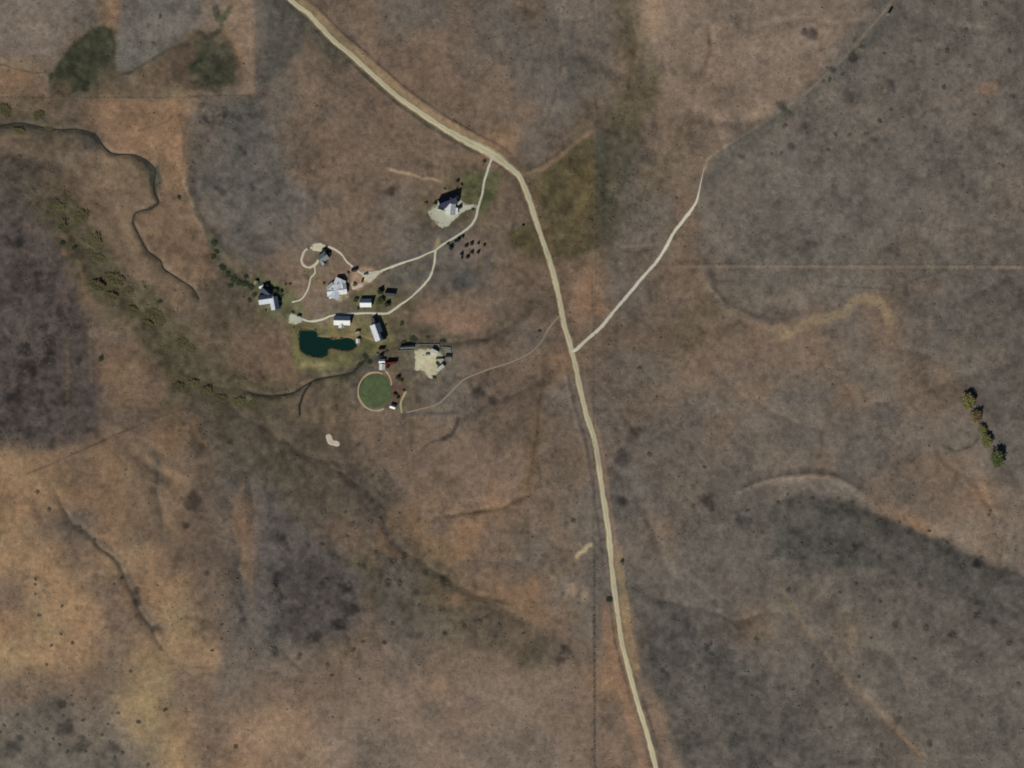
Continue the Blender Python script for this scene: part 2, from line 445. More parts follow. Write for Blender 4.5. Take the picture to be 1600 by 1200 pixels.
LINES = [  # polyline, width, colour seen, softness, strength
    ([(290, 595), (370, 640), (440, 690), (510, 725), (560, 755)], 96, (80, 72, 60), 44, .65),
    ([(560, 755), (600, 800), (640, 865), (720, 915), (800, 955)], 34, (80, 71, 57), 20, .6),
    ([(620, 542), (650, 528), (720, 534), (760, 528), (795, 508), (832, 478)], 20, (74, 66, 55), 10, .65),
    ([(715, 650), (760, 632), (810, 612), (850, 590), (868, 565)], 24, (82, 71, 60), 12, .65),
    ([(850, 560), (845, 640), (838, 700), (825, 770), (790, 792), (720, 802)], 7, (86, 71, 53), 5, .6),
    ([(838, 640), (830, 720), (815, 780)], 14, (112, 90, 66), 9, .45),
    ([(975, -20), (985, 60), (1010, 120), (980, 190), (960, 260), (945, 340), (930, 400)], 46, (78, 72, 55), 28, .7),
    ([(1072, 200), (1040, 270), (985, 330)], 26, (94, 83, 68), 16, .5),
    ([(-40, 198), (30, 194), (90, 203), (130, 208), (158, 230)], 28, (74, 69, 57), 14, .65),
    ([(200, 245), (240, 268), (243, 300)], 14, (72, 70, 56), 8, .5),
    ([(75, 300), (110, 355), (155, 420), (190, 455), (240, 492), (262, 545), (310, 598), (390, 614)], 52, (72, 67, 52), 20, .75),
    ([(300, 455), (335, 470), (375, 480), (395, 500)], 30, (76, 68, 55), 16, .55),
    ([(1600, 425), (1500, 470), (1455, 550)], 40, (88, 84, 77), 24, .5),
    ([(960, 650), (985, 700), (968, 770), (980, 810)], 26, (88, 82, 75), 16, .5),
    ([(650, 537), (670, 536), (690, 537)], 3, (134, 134, 122), 2, .7), ([(695, 545), (704, 548), (703, 562)], 5, (126, 128, 118), 4, .7), ([(626, 545), (648, 543)], 4, (96, 102, 94), 3, .7), ([(650, 552), (676, 550)], 5, (150, 146, 124), 4, .6),
    ([(884, 936), (892, 916), (897, 930)], 9, (150, 131, 108), 5, .8), ([(908, 936), (918, 924)], 10, (148, 130, 107), 5, .8),
    ([(926, 849), (917, 853), (913, 860), (904, 864), (900, 873)], 6, (172, 157, 122), 5, .95), ([(905, 848), (911, 856)], 3, (140, 124, 96), 2, .6),
    ([(104, 535), (107, 580), (106, 645)], 6, (108, 89, 69), 4, .6),
    ([(98, 366), (104, 374)], 8, (138, 106, 74), 4, .8), ([(98, 394), (104, 398)], 8, (138, 106, 74), 4, .8), ([(120, 408), (130, 420)], 7, (134, 103, 72), 4, .75),
    ([(128, 425), (133, 450), (138, 470)], 6, (124, 98, 72), 4, .6), ([(140, 545), (143, 600)], 5, (112, 92, 70), 4, .6),
    ([(398, 300), (430, 345), (455, 375), (470, 392)], 3, (84, 79, 72), 3, .5),
    ([(545, 415), (580, 395), (620, 385)], 3, (88, 80, 70), 3, .4),
    ([(380, 745), (372, 800), (392, 850)], 8, (126, 101, 77), 5, .5),
    ([(300, 655), (312, 690), (322, 700)], 10, (128, 98, 70), 6, .6),
    ([(700, 905), (730, 925), (800, 932)], 5, (128, 100, 72), 4, .6),
    ([(1390, 1010), (1420, 1060)], 6, (104, 92, 80), 5, .4),
    (offset_line(sub(MR, -255, 245), 9), 12, (143, 122, 90), 5, .85),
    (offset_line(sub(MR, -255, 262), 18.5), 3, (80, 66, 54), 2, .85),
    (offset_line(sub(MR, -255, 245), -9), 5, (66, 63, 50), 2.5, .9),
    (offset_line(sub(MR, -255, 90), -16), 16, (72, 71, 62), 7, .7),
    (offset_line(sub(MR, 250, 480), 9), 7, (104, 84, 66), 4, .7),
    (offset_line(sub(MR, 250, 430), -9), 5, (84, 72, 58), 4, .6),
    (offset_line(sub(MR, 560, 900), -14), 5, (78, 71, 64), 2.5, .8),
    (offset_line(sub(MR, 560, 720), -20), 3, (120, 107, 90), 2, .7),
    (offset_line(sub(MR, 600, 910), 8), 6, (128, 107, 88), 3, .8),
    (offset_line(sub(MR, 850, 1060), 12), 12, (138, 118, 88), 5, .85),
    (offset_line(sub(MR, 930, 1100), -10), 4, (80, 72, 62), 3, .8),
    (offset_line(sub(MR, 930, 1400), -18), 14, (132, 104, 82), 6, .7),
    (offset_line(sub(MR, 1060, 1400), 9), 5, (84, 77, 66), 4, .8),
    (offset_line(sub(MR, 1060, 1400), 24), 16, (116, 98, 82), 9, .6),
    ([(928, 860), (929, 1210), (930, 1400)], 4, (76, 70, 63), 2.2, .7),
    ([(926, 420), (927, 860)], 3, (90, 82, 72), 3, .6),
    ([(934, 200), (930, 120), (926, 0)], 4, (98, 80, 62), 4, .5),
    ([(-60, 152), (50, 153), (240, 153), (400, 150)], 2.2, (80, 70, 56), 1.5, .8),
    ([(42, 741), (75, 728), (130, 703), (190, 676), (240, 655), (292, 637)], 2.4, (82, 66, 52), 1.5, .9),
    ([(630, 647), (660, 646), (712, 645), (740, 640), (765, 634)], 6, (80, 75, 69), 3, .8),
    ([(480, 663), (530, 661), (575, 657), (582, 655)], 2, (80, 68, 56), 1.5, .7),
    ([(590, 662), (605, 668), (625, 663)], 4, (82, 74, 62), 3, .7),
    ([(717, 650), (713, 668), (704, 680), (688, 688)], 6, (68, 60, 52), 3, .9),
    ([(690, 687), (672, 691), (657, 705), (645, 717), (625, 735)], 2.5, (84, 74, 60), 2, .8),
    ([(537, 735), (560, 748), (572, 758), (585, 775), (597, 800), (596, 818), (607, 840), (632, 865)], 10, (70, 63, 57), 6, .75),
    ([(632, 865), (670, 890), (700, 905), (740, 935), (790, 955), (840, 990)], 12, (86, 78, 64), 9, .6),
    ([(725, 938), (760, 935), (800, 945)], 6, (80, 68, 50), 4, .6),
    ([(117, 817), (140, 837), (172, 857), (187, 880), (207, 912), (217, 945), (242, 980)], 13, (90, 81, 68), 8, .75),
    ([(247, 707), (250, 740), (248, 775)], 12, (86, 82, 72), 5, .7),
    ([(242, 780), (250, 830), (260, 850)], 16, (100, 90, 78), 9, .5),
    ([(60, 300), (105, 350), (150, 410), (175, 450), (230, 485), (250, 540), (300, 592), (360, 612), (440, 617)], 52, (80, 74, 56), 24, .6),
    ([(318, 460), (335, 500), (345, 545), (330, 590)], 50, (84, 76, 60), 24, .5),
    (P4(0, 300, 4, [(1180, -420), (1160, -250), (1150, -60), (1180, 30), (1260, 180), (1350, 300), (1420, 420)]), 4, (128, 112, 88), 3, .6),
    (P4(0, 300, 4, [(1220, 90), (1300, 260), (1340, 350)]), 8, (70, 66, 52), 4, .7),
    ([(333, 368), (340, 395), (350, 420), (372, 440), (400, 450)], 20, (66, 68, 54), 9, .75),
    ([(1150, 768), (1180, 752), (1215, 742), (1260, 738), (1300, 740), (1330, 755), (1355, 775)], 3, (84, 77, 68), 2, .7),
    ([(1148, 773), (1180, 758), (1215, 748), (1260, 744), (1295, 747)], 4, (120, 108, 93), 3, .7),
    ([(1210, 527), (1240, 520), (1275, 497), (1320, 490), (1332, 472), (1350, 465), (1370, 470), (1385, 490), (1392, 515)], 15, (132, 115, 89), 8, .75),
    ([(1098, 425), (1105, 442), (1130, 475), (1170, 495), (1200, 504), (1240, 500), (1275, 490)], 4, (116, 103, 88), 3, .6),
    ([(1060, 417), (1150, 417), (1300, 418), (1460, 418), (1640, 419)], 4, (126, 109, 89), 2.5, .8),
    ([(1280, 446), (1390, 452), (1440, 432), (1480, 424)], 4, (78, 74, 66), 3, .6),
    ([(1355, 216), (1390, 197), (1440, 175), (1475, 160), (1535, 147), (1640, 146)], 4, (116, 98, 82), 2.5, .6),
    ([(1530, 140), (1556, 133)], 14, (132, 106, 84), 6, .7),
    ([(1210, 905), (1250, 970), (1300, 1040), (1350, 1090), (1400, 1135), (1445, 1185)], 10, (116, 101, 82), 7, .6),
    ([(1388, 1128), (1410, 1152), (1440, 1180)], 7, (132, 106, 84), 4, .7),
    ([(1090, 310), (1096, 280), (1105, 250), (1128, 232), (1200, 188), (1260, 145), (1320, 90), (1380, 20), (1420, -40)], 4, (132, 118, 100), 3, .85),
    ([(1098, 300), (1140, 240), (1210, 192), (1270, 150), (1330, 95), (1390, 40)], 26, (80, 79, 71), 14, .6),
    ([(1092, 320), (1100, 360), (1095, 420), (1102, 450)], 5, (110, 98, 82), 4, .6),
    ([(820, 272), (850, 262), (880, 240), (900, 222), (925, 205)], 6, (134, 108, 82), 4, .7),
    ([(824, 266), (850, 254), (880, 232)], 3, (74, 64, 54), 2, .7),
    ([(985, 0), (990, 60), (992, 110), (975, 150)], 5, (94, 80, 60), 4, .6),
    ([(1105, 40), (1110, 80), (1095, 115), (1085, 150), (1075, 220)], 5, (94, 80, 64), 5, .6),
    ([(975, 0), (985, 70), (1005, 90), (1020, 130), (985, 175), (1005, 185)], 20, (92, 82, 64), 12, .5),
    ([(880, 0), (870, 80), (872, 150), (858, 190), (840, 205)], 4, (122, 106, 90), 3, .5),
    ([(895, 60), (890, 140), (900, 180)], 14, (86, 83, 77), 8, .6),
    ([(605, 264), (625, 269), (642, 272), (659, 279), (675, 279), (690, 284)], 4, (150, 128, 104), 2.5, .85),
    ([(730, 256), (755, 240), (765, 246)], 6, (128, 98, 78), 4, .6),
    ([(686, 372), (684, 380), (681, 390)], 8, (150, 135, 92), 3, .8),
    ([(970, 392), (1000, 394), (1020, 390)], 4, (78, 68, 56), 2.5, .7),
    ([(975, 386), (1022, 383)], 4, (128, 112, 92), 3, .7),
    ([(1422, 722), (1438, 706)], 5, (72, 66, 58), 3, .8),
    ([(1470, 695), (1490, 705), (1515, 698), (1530, 682)], 4, (76, 70, 58), 3, .7),
    ([(800, 788), (830, 775), (845, 745), (835, 690)], 4, (84, 70, 54), 4, .6),
    ([(270, 180), (262, 190), (230, 200), (215, 205)], 2.5, (90, 76, 62), 2, .6),
    ([(0, 100), (25, 108), (50, 113), (75, 114)], 3, (84, 76, 62), 2.5, .7),
    ([(180, 118), (205, 112), (225, 100), (260, 78), (285, 68)], 5, (66, 66, 50), 4, .8),
    ([(335, 8), (340, 30), (350, 28), (362, 8)], 9, (62, 66, 50), 3, .8),
    ([(348, 25), (345, 45), (330, 55)], 7, (64, 66, 50), 4, .75),
    ([(540, 522), (560, 523), (600, 536)], 3, (150, 130, 104), 2, .6),
    ([(498, 520), (506, 524), (530, 525), (552, 524)], 4, (128, 106, 74), 2, .7),
    ([(560, 555), (575, 560), (570, 580)], 12, (72, 71, 62), 5, .7),
]


SPOTS = [(435, 900, 12), (435, 940, 8), (510, 905, 9), (540, 920, 13), (550, 950, 17), (530, 975, 13), (495, 995, 11), (565, 885, 9), (615, 875, 9), (632, 867, 6),
         (607, 910, 7), (625, 912, 6), (594, 900, 6), (650, 925, 9), (695, 905, 10), (665, 895, 9), (750, 970, 8), (695, 987, 5), (470, 1022, 6), (511, 1037, 5), (430, 1020, 8),
         (380, 970, 9), (376, 950, 7), (240, 765, 10), (300, 785, 16), (290, 820, 8), (440, 845, 14), (520, 865, 12), (550, 820, 8), (505, 800, 5), (580, 815, 5), (215, 920, 8),
         (217, 940, 8), (245, 980, 8), (60, 902, 4), (105, 1140, 15), (130, 1165, 14), (100, 1100, 8), (175, 1165, 12), (25, 1165, 18), (325, 895, 9), (360, 690, 6), (315, 695, 7),
         (525, 725, 8), (1332, 855, 7), (1372, 815, 5), (1550, 970, 8), (1525, 960, 6), (1445, 980, 7), (1395, 975, 6), (1485, 987, 6), (1575, 1005, 6), (1435, 915, 6),
         (1525, 880, 10), (1500, 885, 8), (1085, 982, 6), (1105, 1010, 8), (1035, 1045, 6), (1100, 780, 15), (1160, 815, 13), (1400, 1122, 8), (1450, 1160, 8), (990, 675, 14),
         (970, 715, 16), (972, 785, 13), (1265, 55, 13), (1220, 165, 9), (1260, 195, 10), (1300, 110, 9), (1330, 90, 8), (1385, 130, 12), (1160, 246, 7), (1235, 230, 8), (315, 165, 7),
         (350, 180, 6), (375, 185, 7), (345, 300, 9), (395, 295, 9), (320, 185, 7), (610, 298, 9), (40, 545, 14), (75, 530, 12), (45, 575, 14), (78, 560, 12), (20, 620, 12),
         (60, 620, 16), (100, 620, 12), (95, 490, 12), (60, 430, 12), (30, 380, 14), (80, 660, 10), (125, 560, 10), (885, 1015, 10), (875, 1030, 8), (560, 695, 6), (745, 615, 14), (770, 625, 12)]
_sr = np.random.RandomState(77)
SPOTS += [(_sr.uniform(*a[0]), _sr.uniform(*a[1]), _sr.uniform(2.2, 4.6)) for a in
          [((1220, 1600), (60, 420))] * 70 + [((1220, 1600), (800, 1200))] * 70 + [((0, 400), (860, 1200))] * 90 + [((400, 900), (780, 1000))] * 50 + [((300, 460), (160, 400))] * 30 + [((1000, 1220), (920, 1200))] * 45
          + [((0, 140), (300, 690))] * 90]


_fc = [(120, 108, 80), (70, 66, 54), (90, 88, 60), (132, 110, 86), (76, 74, 66), (104, 92, 62)]
FLECKS = []
for (bx0, bx1, by0, by1), nn0 in (((390, 480, 425, 520), 90), ((480, 640, 400, 600), 330), ((610, 720, 520, 600), 170), ((655, 790, 260, 420), 130), ((560, 740, 590, 690), 90), ((250, 470, 560, 680), 90), ((800, 935, 560, 960), 120)):
    for _ in range(nn0):
        FLECKS.append((_sr.uniform(bx0, bx1), _sr.uniform(by0, by1), _sr.uniform(1.6, 5.0), _fc[_sr.randint(len(_fc))], _sr.uniform(.15, .5)))


def paint(C, px, py):
    wx = 9 * fbm(px, py, 60, 51, 3) + 3.0 * fbm(px, py, 14, 57, 2)
    wy = 9 * fbm(px, py, 60, 61, 3) + 3.0 * fbm(px, py, 14, 67, 2)
    C[:] = cover_at(px + 2.0 * wx, py + 2.0 * wy)
    # broad and fine mottling of grass, sage and bare soil
    m1, m2, m3, m4 = fbm(px, py, 120, 71, 4), fbm(px, py, 34, 81, 3), fbm(px, py, 10, 91, 2), fbm(px, py, 80, 101, 4)
    streak = fbm(px * 1.6 + py * .2, py * 0.5, 26, 131, 3)
    C *= (1 + 0.05 * m1 + 0.06 * m2 + 0.085 * m3 + 0.05 * streak + 0.06 * fbm(px, py, 5, 161, 2))[:, None]
    C *= 1 + m4[:, None] * np.array([[0.022, 0.0, -0.022]]) + m2[:, None] * np.array([[0.018, 0.0, -0.018]])
    rough = fbm(px, py, 18, 111, 3)
    for pts, c, soft, k in AREAS:
        m = local(px, py, pts, soft * 2 + 12)
        if not m.any():
            continue
        sd = poly_sd(px[m] + .35 * wx[m] * min(1, soft / 5), py[m] + .35 * wy[m] * min(1, soft / 5), pts) + rough[m] * (soft * .8 + 2.2)
        f = k * (1 - smooth(-soft, soft, sd))
        tex = (1 + 0.16 * m2[m] + 0.10 * m3[m])[:, None]
        C[m] = C[m] * (1 - f[:, None]) + np.array(c) * tex * f[:, None]
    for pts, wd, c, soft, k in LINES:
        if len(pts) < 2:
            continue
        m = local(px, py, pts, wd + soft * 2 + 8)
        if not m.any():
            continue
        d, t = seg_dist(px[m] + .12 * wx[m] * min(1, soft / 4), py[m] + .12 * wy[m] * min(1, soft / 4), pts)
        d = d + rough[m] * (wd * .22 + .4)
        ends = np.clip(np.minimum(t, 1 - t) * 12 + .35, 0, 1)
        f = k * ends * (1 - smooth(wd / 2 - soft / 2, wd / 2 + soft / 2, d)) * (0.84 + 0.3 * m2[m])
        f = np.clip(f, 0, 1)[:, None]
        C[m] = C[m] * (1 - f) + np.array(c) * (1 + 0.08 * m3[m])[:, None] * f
    for sx, sy, sr in SPOTS:
        m = (np.abs(px - sx) < sr * 2) & (np.abs(py - sy) < sr * 2)
        if m.any():
            d = np.hypot(px[m] - sx, py[m] - sy) * (1 + .5 * rough[m] + .4 * m3[m])
            f = (.3 if sr > 4.7 else .13) * (1 - smooth(sr * .25, sr * 1.15, d))
            C[m] *= 1 - f[:, None] * np.array([1.0, .96, .9])
    # trampled, weedy and bare flecks round the buildings
    for sx, sy, sr, cc, st in FLECKS:
        m = (np.abs(px - sx) < sr * 2) & (np.abs(py - sy) < sr * 2)
        if m.any():
            d = np.hypot((px[m] - sx), (py[m] - sy)) * (1 + .7 * rough[m] + .5 * m3[m])
            f = st * (1 - smooth(sr * .3, sr * 1.2, d))[:, None]
            C[m] = C[m] * (1 - f) + np.array(cc) * f
    # mottled sage on the dark plateau in the west: pale soil between the bushes
    m = (px < 190) & (py > 280) & (py < 710)
    if m.any():
        v = np.abs(fbm(px[m], py[m], 40, 141, 3))
        f = (1 - smooth(0.0, 0.09, v)) * .28 * (1 - smooth(120, 175, px[m]))
        C[m] = C[m] * (1 - f[:, None]) + np.array([112, 98, 84]) * f[:, None]
    # scrub stands in clumps with bare soil between, most where it grows thick
    dk = np.clip((100 - C.mean(1)) / 40, 0, 1)
    C *= (1 + dk * (.15 * m3 + .12 * fbm(px, py, 6.5, 221, 2) + .05 * m2))[:, None]
    # ground round the creek stays damp and dark
    for pts, wd in ((CREEK_A, 2.4), (CREEK_B, 3.4), (CREEK_C, 3.2)):
        m = local(px, py, pts, 20)
        if m.any():
            d, t = seg_dist(px[m], py[m], pts)
            d = d + rough[m] * 2.6
            f = .7 * (1 - smooth(wd * .4, wd * 1.2, d))
            C[m] = C[m] * (1 - f[:, None]) + np.array([58, 57, 49]) * f[:, None]
    m = local(px, py, POND, 12)
    if m.any():
        d = poly_sd(px[m], py[m], POND) + rough[m]
        f = .75 * (1 - smooth(0.5, 4.5, np.abs(d - 1.5)))
        C[m] = C[m] * (1 - f[:, None]) + np.array([106, 92, 66]) * f[:, None]
        f = 1 - smooth(-2, 0, d)
        C[m] = C[m] * (1 - f[:, None]) + np.array([40, 52, 42]) * f[:, None]


# ------------------------------------------------------------------ materials
def new_mat(name, rough=0.9):
    m = bpy.data.materials.new(name)
    m.use_nodes = True
    b = m.node_tree.nodes['Principled BSDF']
    b.inputs['Roughness'].default_value = rough
    if 'Specular IOR Level' in b.inputs:
        b.inputs['Specular IOR Level'].default_value = 0.15
    return m, m.node_tree, b


def mottled(name, seen, amount=0.18, scale=0.35, rough=0.92, tint=None, bump=0.0, metal=0.0, spec=0.15):
    """plain colour broken up by two sizes of noise (metres)"""
    m, t, b = new_mat(name, rough)
    b.inputs['Metallic'].default_value = metal
    b.inputs['Specular IOR Level'].default_value = spec
    geo = t.nodes.new('ShaderNodeNewGeometry')
    n1 = t.nodes.new('ShaderNodeTexNoise')
    n1.inputs['Scale'].default_value = scale
    n1.inputs['Detail'].default_value = 5
    t.links.new(geo.outputs['Position'], n1.inputs['Vector'])
    r = t.nodes.new('ShaderNodeValToRGB')
    c = np.array(al4(seen)[:3])
    lo, hi = c * (1 - amount), c * (1 + amount)
    if tint is not None:
        lo = lo * .5 + alb(tint) * .5
    r.color_ramp.elements[0].position = 0.32
    r.color_ramp.elements[1].position = 0.68
    r.color_ramp.elements[0].color = (*np.clip(lo, 0, 1), 1)
    r.color_ramp.elements[1].color = (*np.clip(hi, 0, 1), 1)
    t.links.new(n1.outputs['Fac'], r.inputs['Fac'])
    t.links.new(r.outputs['Color'], b.inputs['Base Color'])
    if bump:
        bp = t.nodes.new('ShaderNodeBump')
        bp.inputs['Strength'].default_value = bump
        bp.inputs['Distance'].default_value = 0.1
        t.links.new(n1.outputs['Fac'], bp.inputs['Height'])
        t.links.new(bp.outputs['Normal'], b.inputs['Normal'])
    return m


def ground_material():
    m, t, b = new_mat('dry_rangeland', 0.95)
    at = t.nodes.new('ShaderNodeAttribute')
    at.attribute_name = 'cover'
    geo = t.nodes.new('ShaderNodeNewGeometry')
    prev = at.outputs['Color']
    for sc, amt in ((0.16, 0.27), (0.55, 0.25)):
        n = t.nodes.new('ShaderNodeTexNoise')
        n.inputs['Scale'].default_value = sc
        n.inputs['Detail'].default_value = 4
        n.inputs['Roughness'].default_value = 0.65
        t.links.new(geo.outputs['Position'], n.inputs['Vector'])
        mr = t.nodes.new('ShaderNodeMapRange')
        mr.inputs['From Min'].default_value = 0.25
        mr.inputs['From Max'].default_value = 0.75
        mr.inputs['To Min'].default_value = 1 - amt
        mr.inputs['To Max'].default_value = 1 + amt
        t.links.new(n.outputs['Fac'], mr.inputs['Value'])
        mx = t.nodes.new('ShaderNodeVectorMath')
        mx.operation = 'MULTIPLY'
        t.links.new(prev, mx.inputs[0])
        t.links.new(mr.outputs['Result'], mx.inputs[1])
        prev = mx.outputs[0]
    t.links.new(prev, b.inputs['Base Color'])
    return m


def gravel(name, seen, verge, amount=0.14, scale=0.15, tracks=0.08):
    m, t, b = new_mat(name, 0.95)
    N_, L_ = t.nodes, t.links
    geo = N_.new('ShaderNodeNewGeometry')
    at = N_.new('ShaderNodeAttribute')
    at.attribute_name = 'across'
    ab = N_.new('ShaderNodeMath'); ab.operation = 'ABSOLUTE'
    L_.new(at.outputs['Fac'], ab.inputs[0])
    n1 = N_.new('ShaderNodeTexNoise'); n1.inputs['Scale'].default_value = scale; n1.inputs['Detail'].default_value = 6; n1.inputs['Roughness'].default_value = .65
    n2 = N_.new('ShaderNodeTexNoise'); n2.inputs['Scale'].default_value = 0.03; n2.inputs['Detail'].default_value = 3
    L_.new(geo.outputs['Position'], n1.inputs['Vector']); L_.new(geo.outputs['Position'], n2.inputs['Vector'])
    c = alb(seen)
    r = N_.new('ShaderNodeValToRGB')
    r.color_ramp.elements[0].position, r.color_ramp.elements[1].position = .3, .7
    r.color_ramp.elements[0].color = (*np.clip(c * (1 - amount), 0, 1), 1)
    r.color_ramp.elements[1].color = (*np.clip(c * (1 + amount), 0, 1), 1)
    mx0 = N_.new('ShaderNodeMath'); mx0.operation = 'MULTIPLY_ADD'; mx0.inputs[1].default_value = .55
    L_.new(n1.outputs['Fac'], mx0.inputs[0])
    mh = N_.new('ShaderNodeMath'); mh.operation = 'MULTIPLY'; mh.inputs[1].default_value = .45
    L_.new(n2.outputs['Fac'], mh.inputs[0]); L_.new(mh.outputs[0], mx0.inputs[2])
    L_.new(mx0.outputs[0], r.inputs['Fac'])
    # two paler wheel tracks with a darker crown between them
    tr = N_.new('ShaderNodeValToRGB')
    e = tr.color_ramp.elements
    e[0].position, e[1].position = 0.0, .72
    e[0].color = (1 - tracks * 2.2,) * 3 + (1,)
    e[1].color = (1 - tracks * 1.6,) * 3 + (1,)
    k = e.new(.22); k.color = (1 - tracks,) * 3 + (1,)
    k = e.new(.42); k.color = (1 + tracks * 1.2,) * 3 + (1,)
    L_.new(ab.outputs[0], tr.inputs['Fac'])
    ml = N_.new('ShaderNodeVectorMath'); ml.operation = 'MULTIPLY'
    L_.new(r.outputs['Color'], ml.inputs[0]); L_.new(tr.outputs['Color'], ml.inputs[1])
    # ragged edge: soil and grass creep in
    ed = N_.new('ShaderNodeMath'); ed.operation = 'MULTIPLY_ADD'; ed.inputs[1].default_value = 2.4
    sb = N_.new('ShaderNodeMath'); sb.operation = 'SUBTRACT'; sb.inputs[1].default_value = .5
    L_.new(n1.outputs['Fac'], sb.inputs[0]); L_.new(sb.outputs[0], ed.inputs[0]); L_.new(ab.outputs[0], ed.inputs[2])
    mr = N_.new('ShaderNodeMapRange'); mr.inputs['From Min'].default_value = .58; mr.inputs['From Max'].default_value = 1.0
    L_.new(ed.outputs[0], mr.inputs['Value'])
    mix = N_.new('ShaderNodeMix'); mix.data_type = 'RGBA'
    L_.new(mr.outputs['Result'], mix.inputs['Factor'])
    L_.new(ml.outputs[0], mix.inputs['A'])
    mix.inputs['B'].default_value = al4(verge)
    L_.new(mix.outputs['Result'], b.inputs['Base Color'])
    return m


def leaf_material(name, seen, var=0.35, hue=(1, 1, 1), trans=0.1):
    m, t, b = new_mat(name, 0.75)
    geo = t.nodes.new('ShaderNodeNewGeometry')
    oi = t.nodes.new('ShaderNodeObjectInfo')
    n1 = t.nodes.new('ShaderNodeTexNoise')
    n1.inputs['Scale'].default_value = 0.7
    n1.inputs['Detail'].default_value = 3
    t.links.new(geo.outputs['Position'], n1.inputs['Vector'])
    ad = t.nodes.new('ShaderNodeMath')
    ad.operation = 'MULTIPLY_ADD'
    ad.inputs[1].default_value = 0.45
    t.links.new(oi.outputs['Random'], ad.inputs[0])
    sb = t.nodes.new('ShaderNodeMath')
    sb.operation = 'SUBTRACT'
    sb.inputs[1].default_value = 0.22
    t.links.new(n1.outputs['Fac'], sb.inputs[0])
    t.links.new(sb.outputs[0], ad.inputs[2])
    r = t.nodes.new('ShaderNodeValToRGB')
    c = np.array(al4(seen)[:3])
    r.color_ramp.elements[0].position = 0.15
    r.color_ramp.elements[1].position = 0.85
    r.color_ramp.elements[0].color = (*np.clip(c * (1 - var), 0, 1), 1)
    r.color_ramp.elements[1].color = (*np.clip(c * (1 + var) * np.array(hue), 0, 1), 1)
    t.links.new(ad.outputs[0], r.inputs['Fac'])
    t.links.new(r.outputs['Color'], b.inputs['Base Color'])
    return m


def metal_roof(name, seen, rough=0.45, spec=0.3):
    return mottled(name, seen, 0.10, 0.6, rough, spec=spec)


M = {}
M['ground'] = ground_material()
M['road'] = gravel('yellow_gravel', (176, 166, 138), (138, 122, 95), 0.16, 0.12)
M['side'] = gravel('pale_gravel', (190, 184, 167), (130, 117, 100), 0.14, 0.2, .05)
M['drive'] = gravel('sage_gravel', (180, 178, 160), (122, 112, 90), 0.18, 0.25, .05)
M['pad'] = gravel('packed_gravel', (168, 168, 150), (118, 114, 92), 0.16, 0.25, .0)
M['loop'] = gravel('cream_gravel', (180, 172, 150), (124, 108, 82), 0.18, 0.25, .04)
M['track'] = gravel('worn_earth', (134, 121, 104), (104, 92, 78), 0.16, 0.3, .05)
M['lawnpath'] = gravel('straw_gravel', (158, 146, 114), (98, 90, 64), 0.26, 0.4, .03)
M['yard'] = gravel('straw_yard', (176, 168, 142), (116, 109, 92), 0.36, 0.16, .0)
M['creek'] = mottled('creek_silt', (42, 42, 36), 0.3, 0.3, rough=0.6, spec=0.08)
M['lawn'] = mottled('irrigated_grass', (71, 85, 57), 0.24, 0.22, tint=(78, 82, 56))
M['stone'] = mottled('pale_stone', (186, 172, 152), 0.12, 0.8)
M['concrete'] = mottled('patio_concrete', (170, 158, 142), 0.10, 0.8)
M['white_roof'] = metal_roof('white_metal_roof', (186, 187, 186))
M['cool_roof'] = metal_roof('cool_grey_roof', (186, 188, 194))
M['house_roof'] = metal_roof('pale_grey_house_roof', (168, 171, 176))
M['grey_roof'] = metal_roof('grey_metal_roof', (116, 120, 120))
M['shade_navy_roof'] = metal_roof('shade_navy_house_roof', (46, 50, 66), 0.7, 0.1)  # navy puts the shade of the north roof side into the colour
M['slate_shade_roof'] = metal_roof('slate_shade_roof', (56, 58, 66), 0.7, 0.1)  # dark shed roof; on house wings it paints in roof shade
M['brown_roof'] = metal_roof('brown_roof', (62, 50, 44), 0.7, 0.1)
M['red_roof'] = metal_roof('dark_red_roof', (74, 32, 22), 0.6, 0.1)
M['maroon_roof'] = metal_roof('maroon_roof', (52, 26, 30), 0.6, 0.1)
M['tan_roof'] = metal_roof('straw_roof', (132, 124, 100), 0.6, 0.1)
M['teal'] = metal_roof('teal_paint', (72, 92, 88), 0.5)
M['teal_roof'] = metal_roof('weathered_teal_roof', (74, 82, 78), 0.6)
M['log'] = mottled('stained_log', (96, 74, 54), 0.2, 1.2)
M['siding'] = mottled('cream_siding', (150, 142, 126), 0.08, 1.0)
M['greyside'] = mottled('grey_siding', (110, 108, 102), 0.08, 1.0)
M['barnred'] = mottled('barn_red_boards', (84, 38, 28), 0.2, 1.0)
M['trim'] = mottled('white_trim', (190, 188, 182), 0.04, 1.0)
M['brick'] = mottled('chimney_stone', (104, 88, 76), 0.25, 3.0)
M['wood'] = mottled('grey_wood', (104, 94, 82), 0.25, 2.0)
M['rail'] = mottled('galvanised_rail', (136, 138, 132), 0.1, 1.0, rough=0.5)
M['bark'] = mottled('bark', (70, 58, 48), 0.3, 3.0)
M['rubber'] = mottled('tyre_rubber', (28, 28, 30), 0.1, 2.0)
M['steel'] = mottled('steel', (120, 122, 124), 0.1, 2.0, rough=0.4, spec=0.4)
M['car_teal'] = mottled('teal_car_paint', (78, 96, 94), 0.04, 1.0, rough=0.3, spec=0.5)
M['car_red'] = mottled('dark_red_car_paint', (62, 26, 24), 0.04, 1.0, rough=0.3, spec=0.5)
M['car_white'] = mottled('white_vehicle_paint', (176, 176, 170), 0.06, 1.0, rough=0.35, spec=0.4)
M['sagepaint'] = mottled('pale_green_paint', (146, 152, 138), 0.08, 1.0, rough=0.5)
gm, gt, gb = new_mat('window_glass', 0.08)
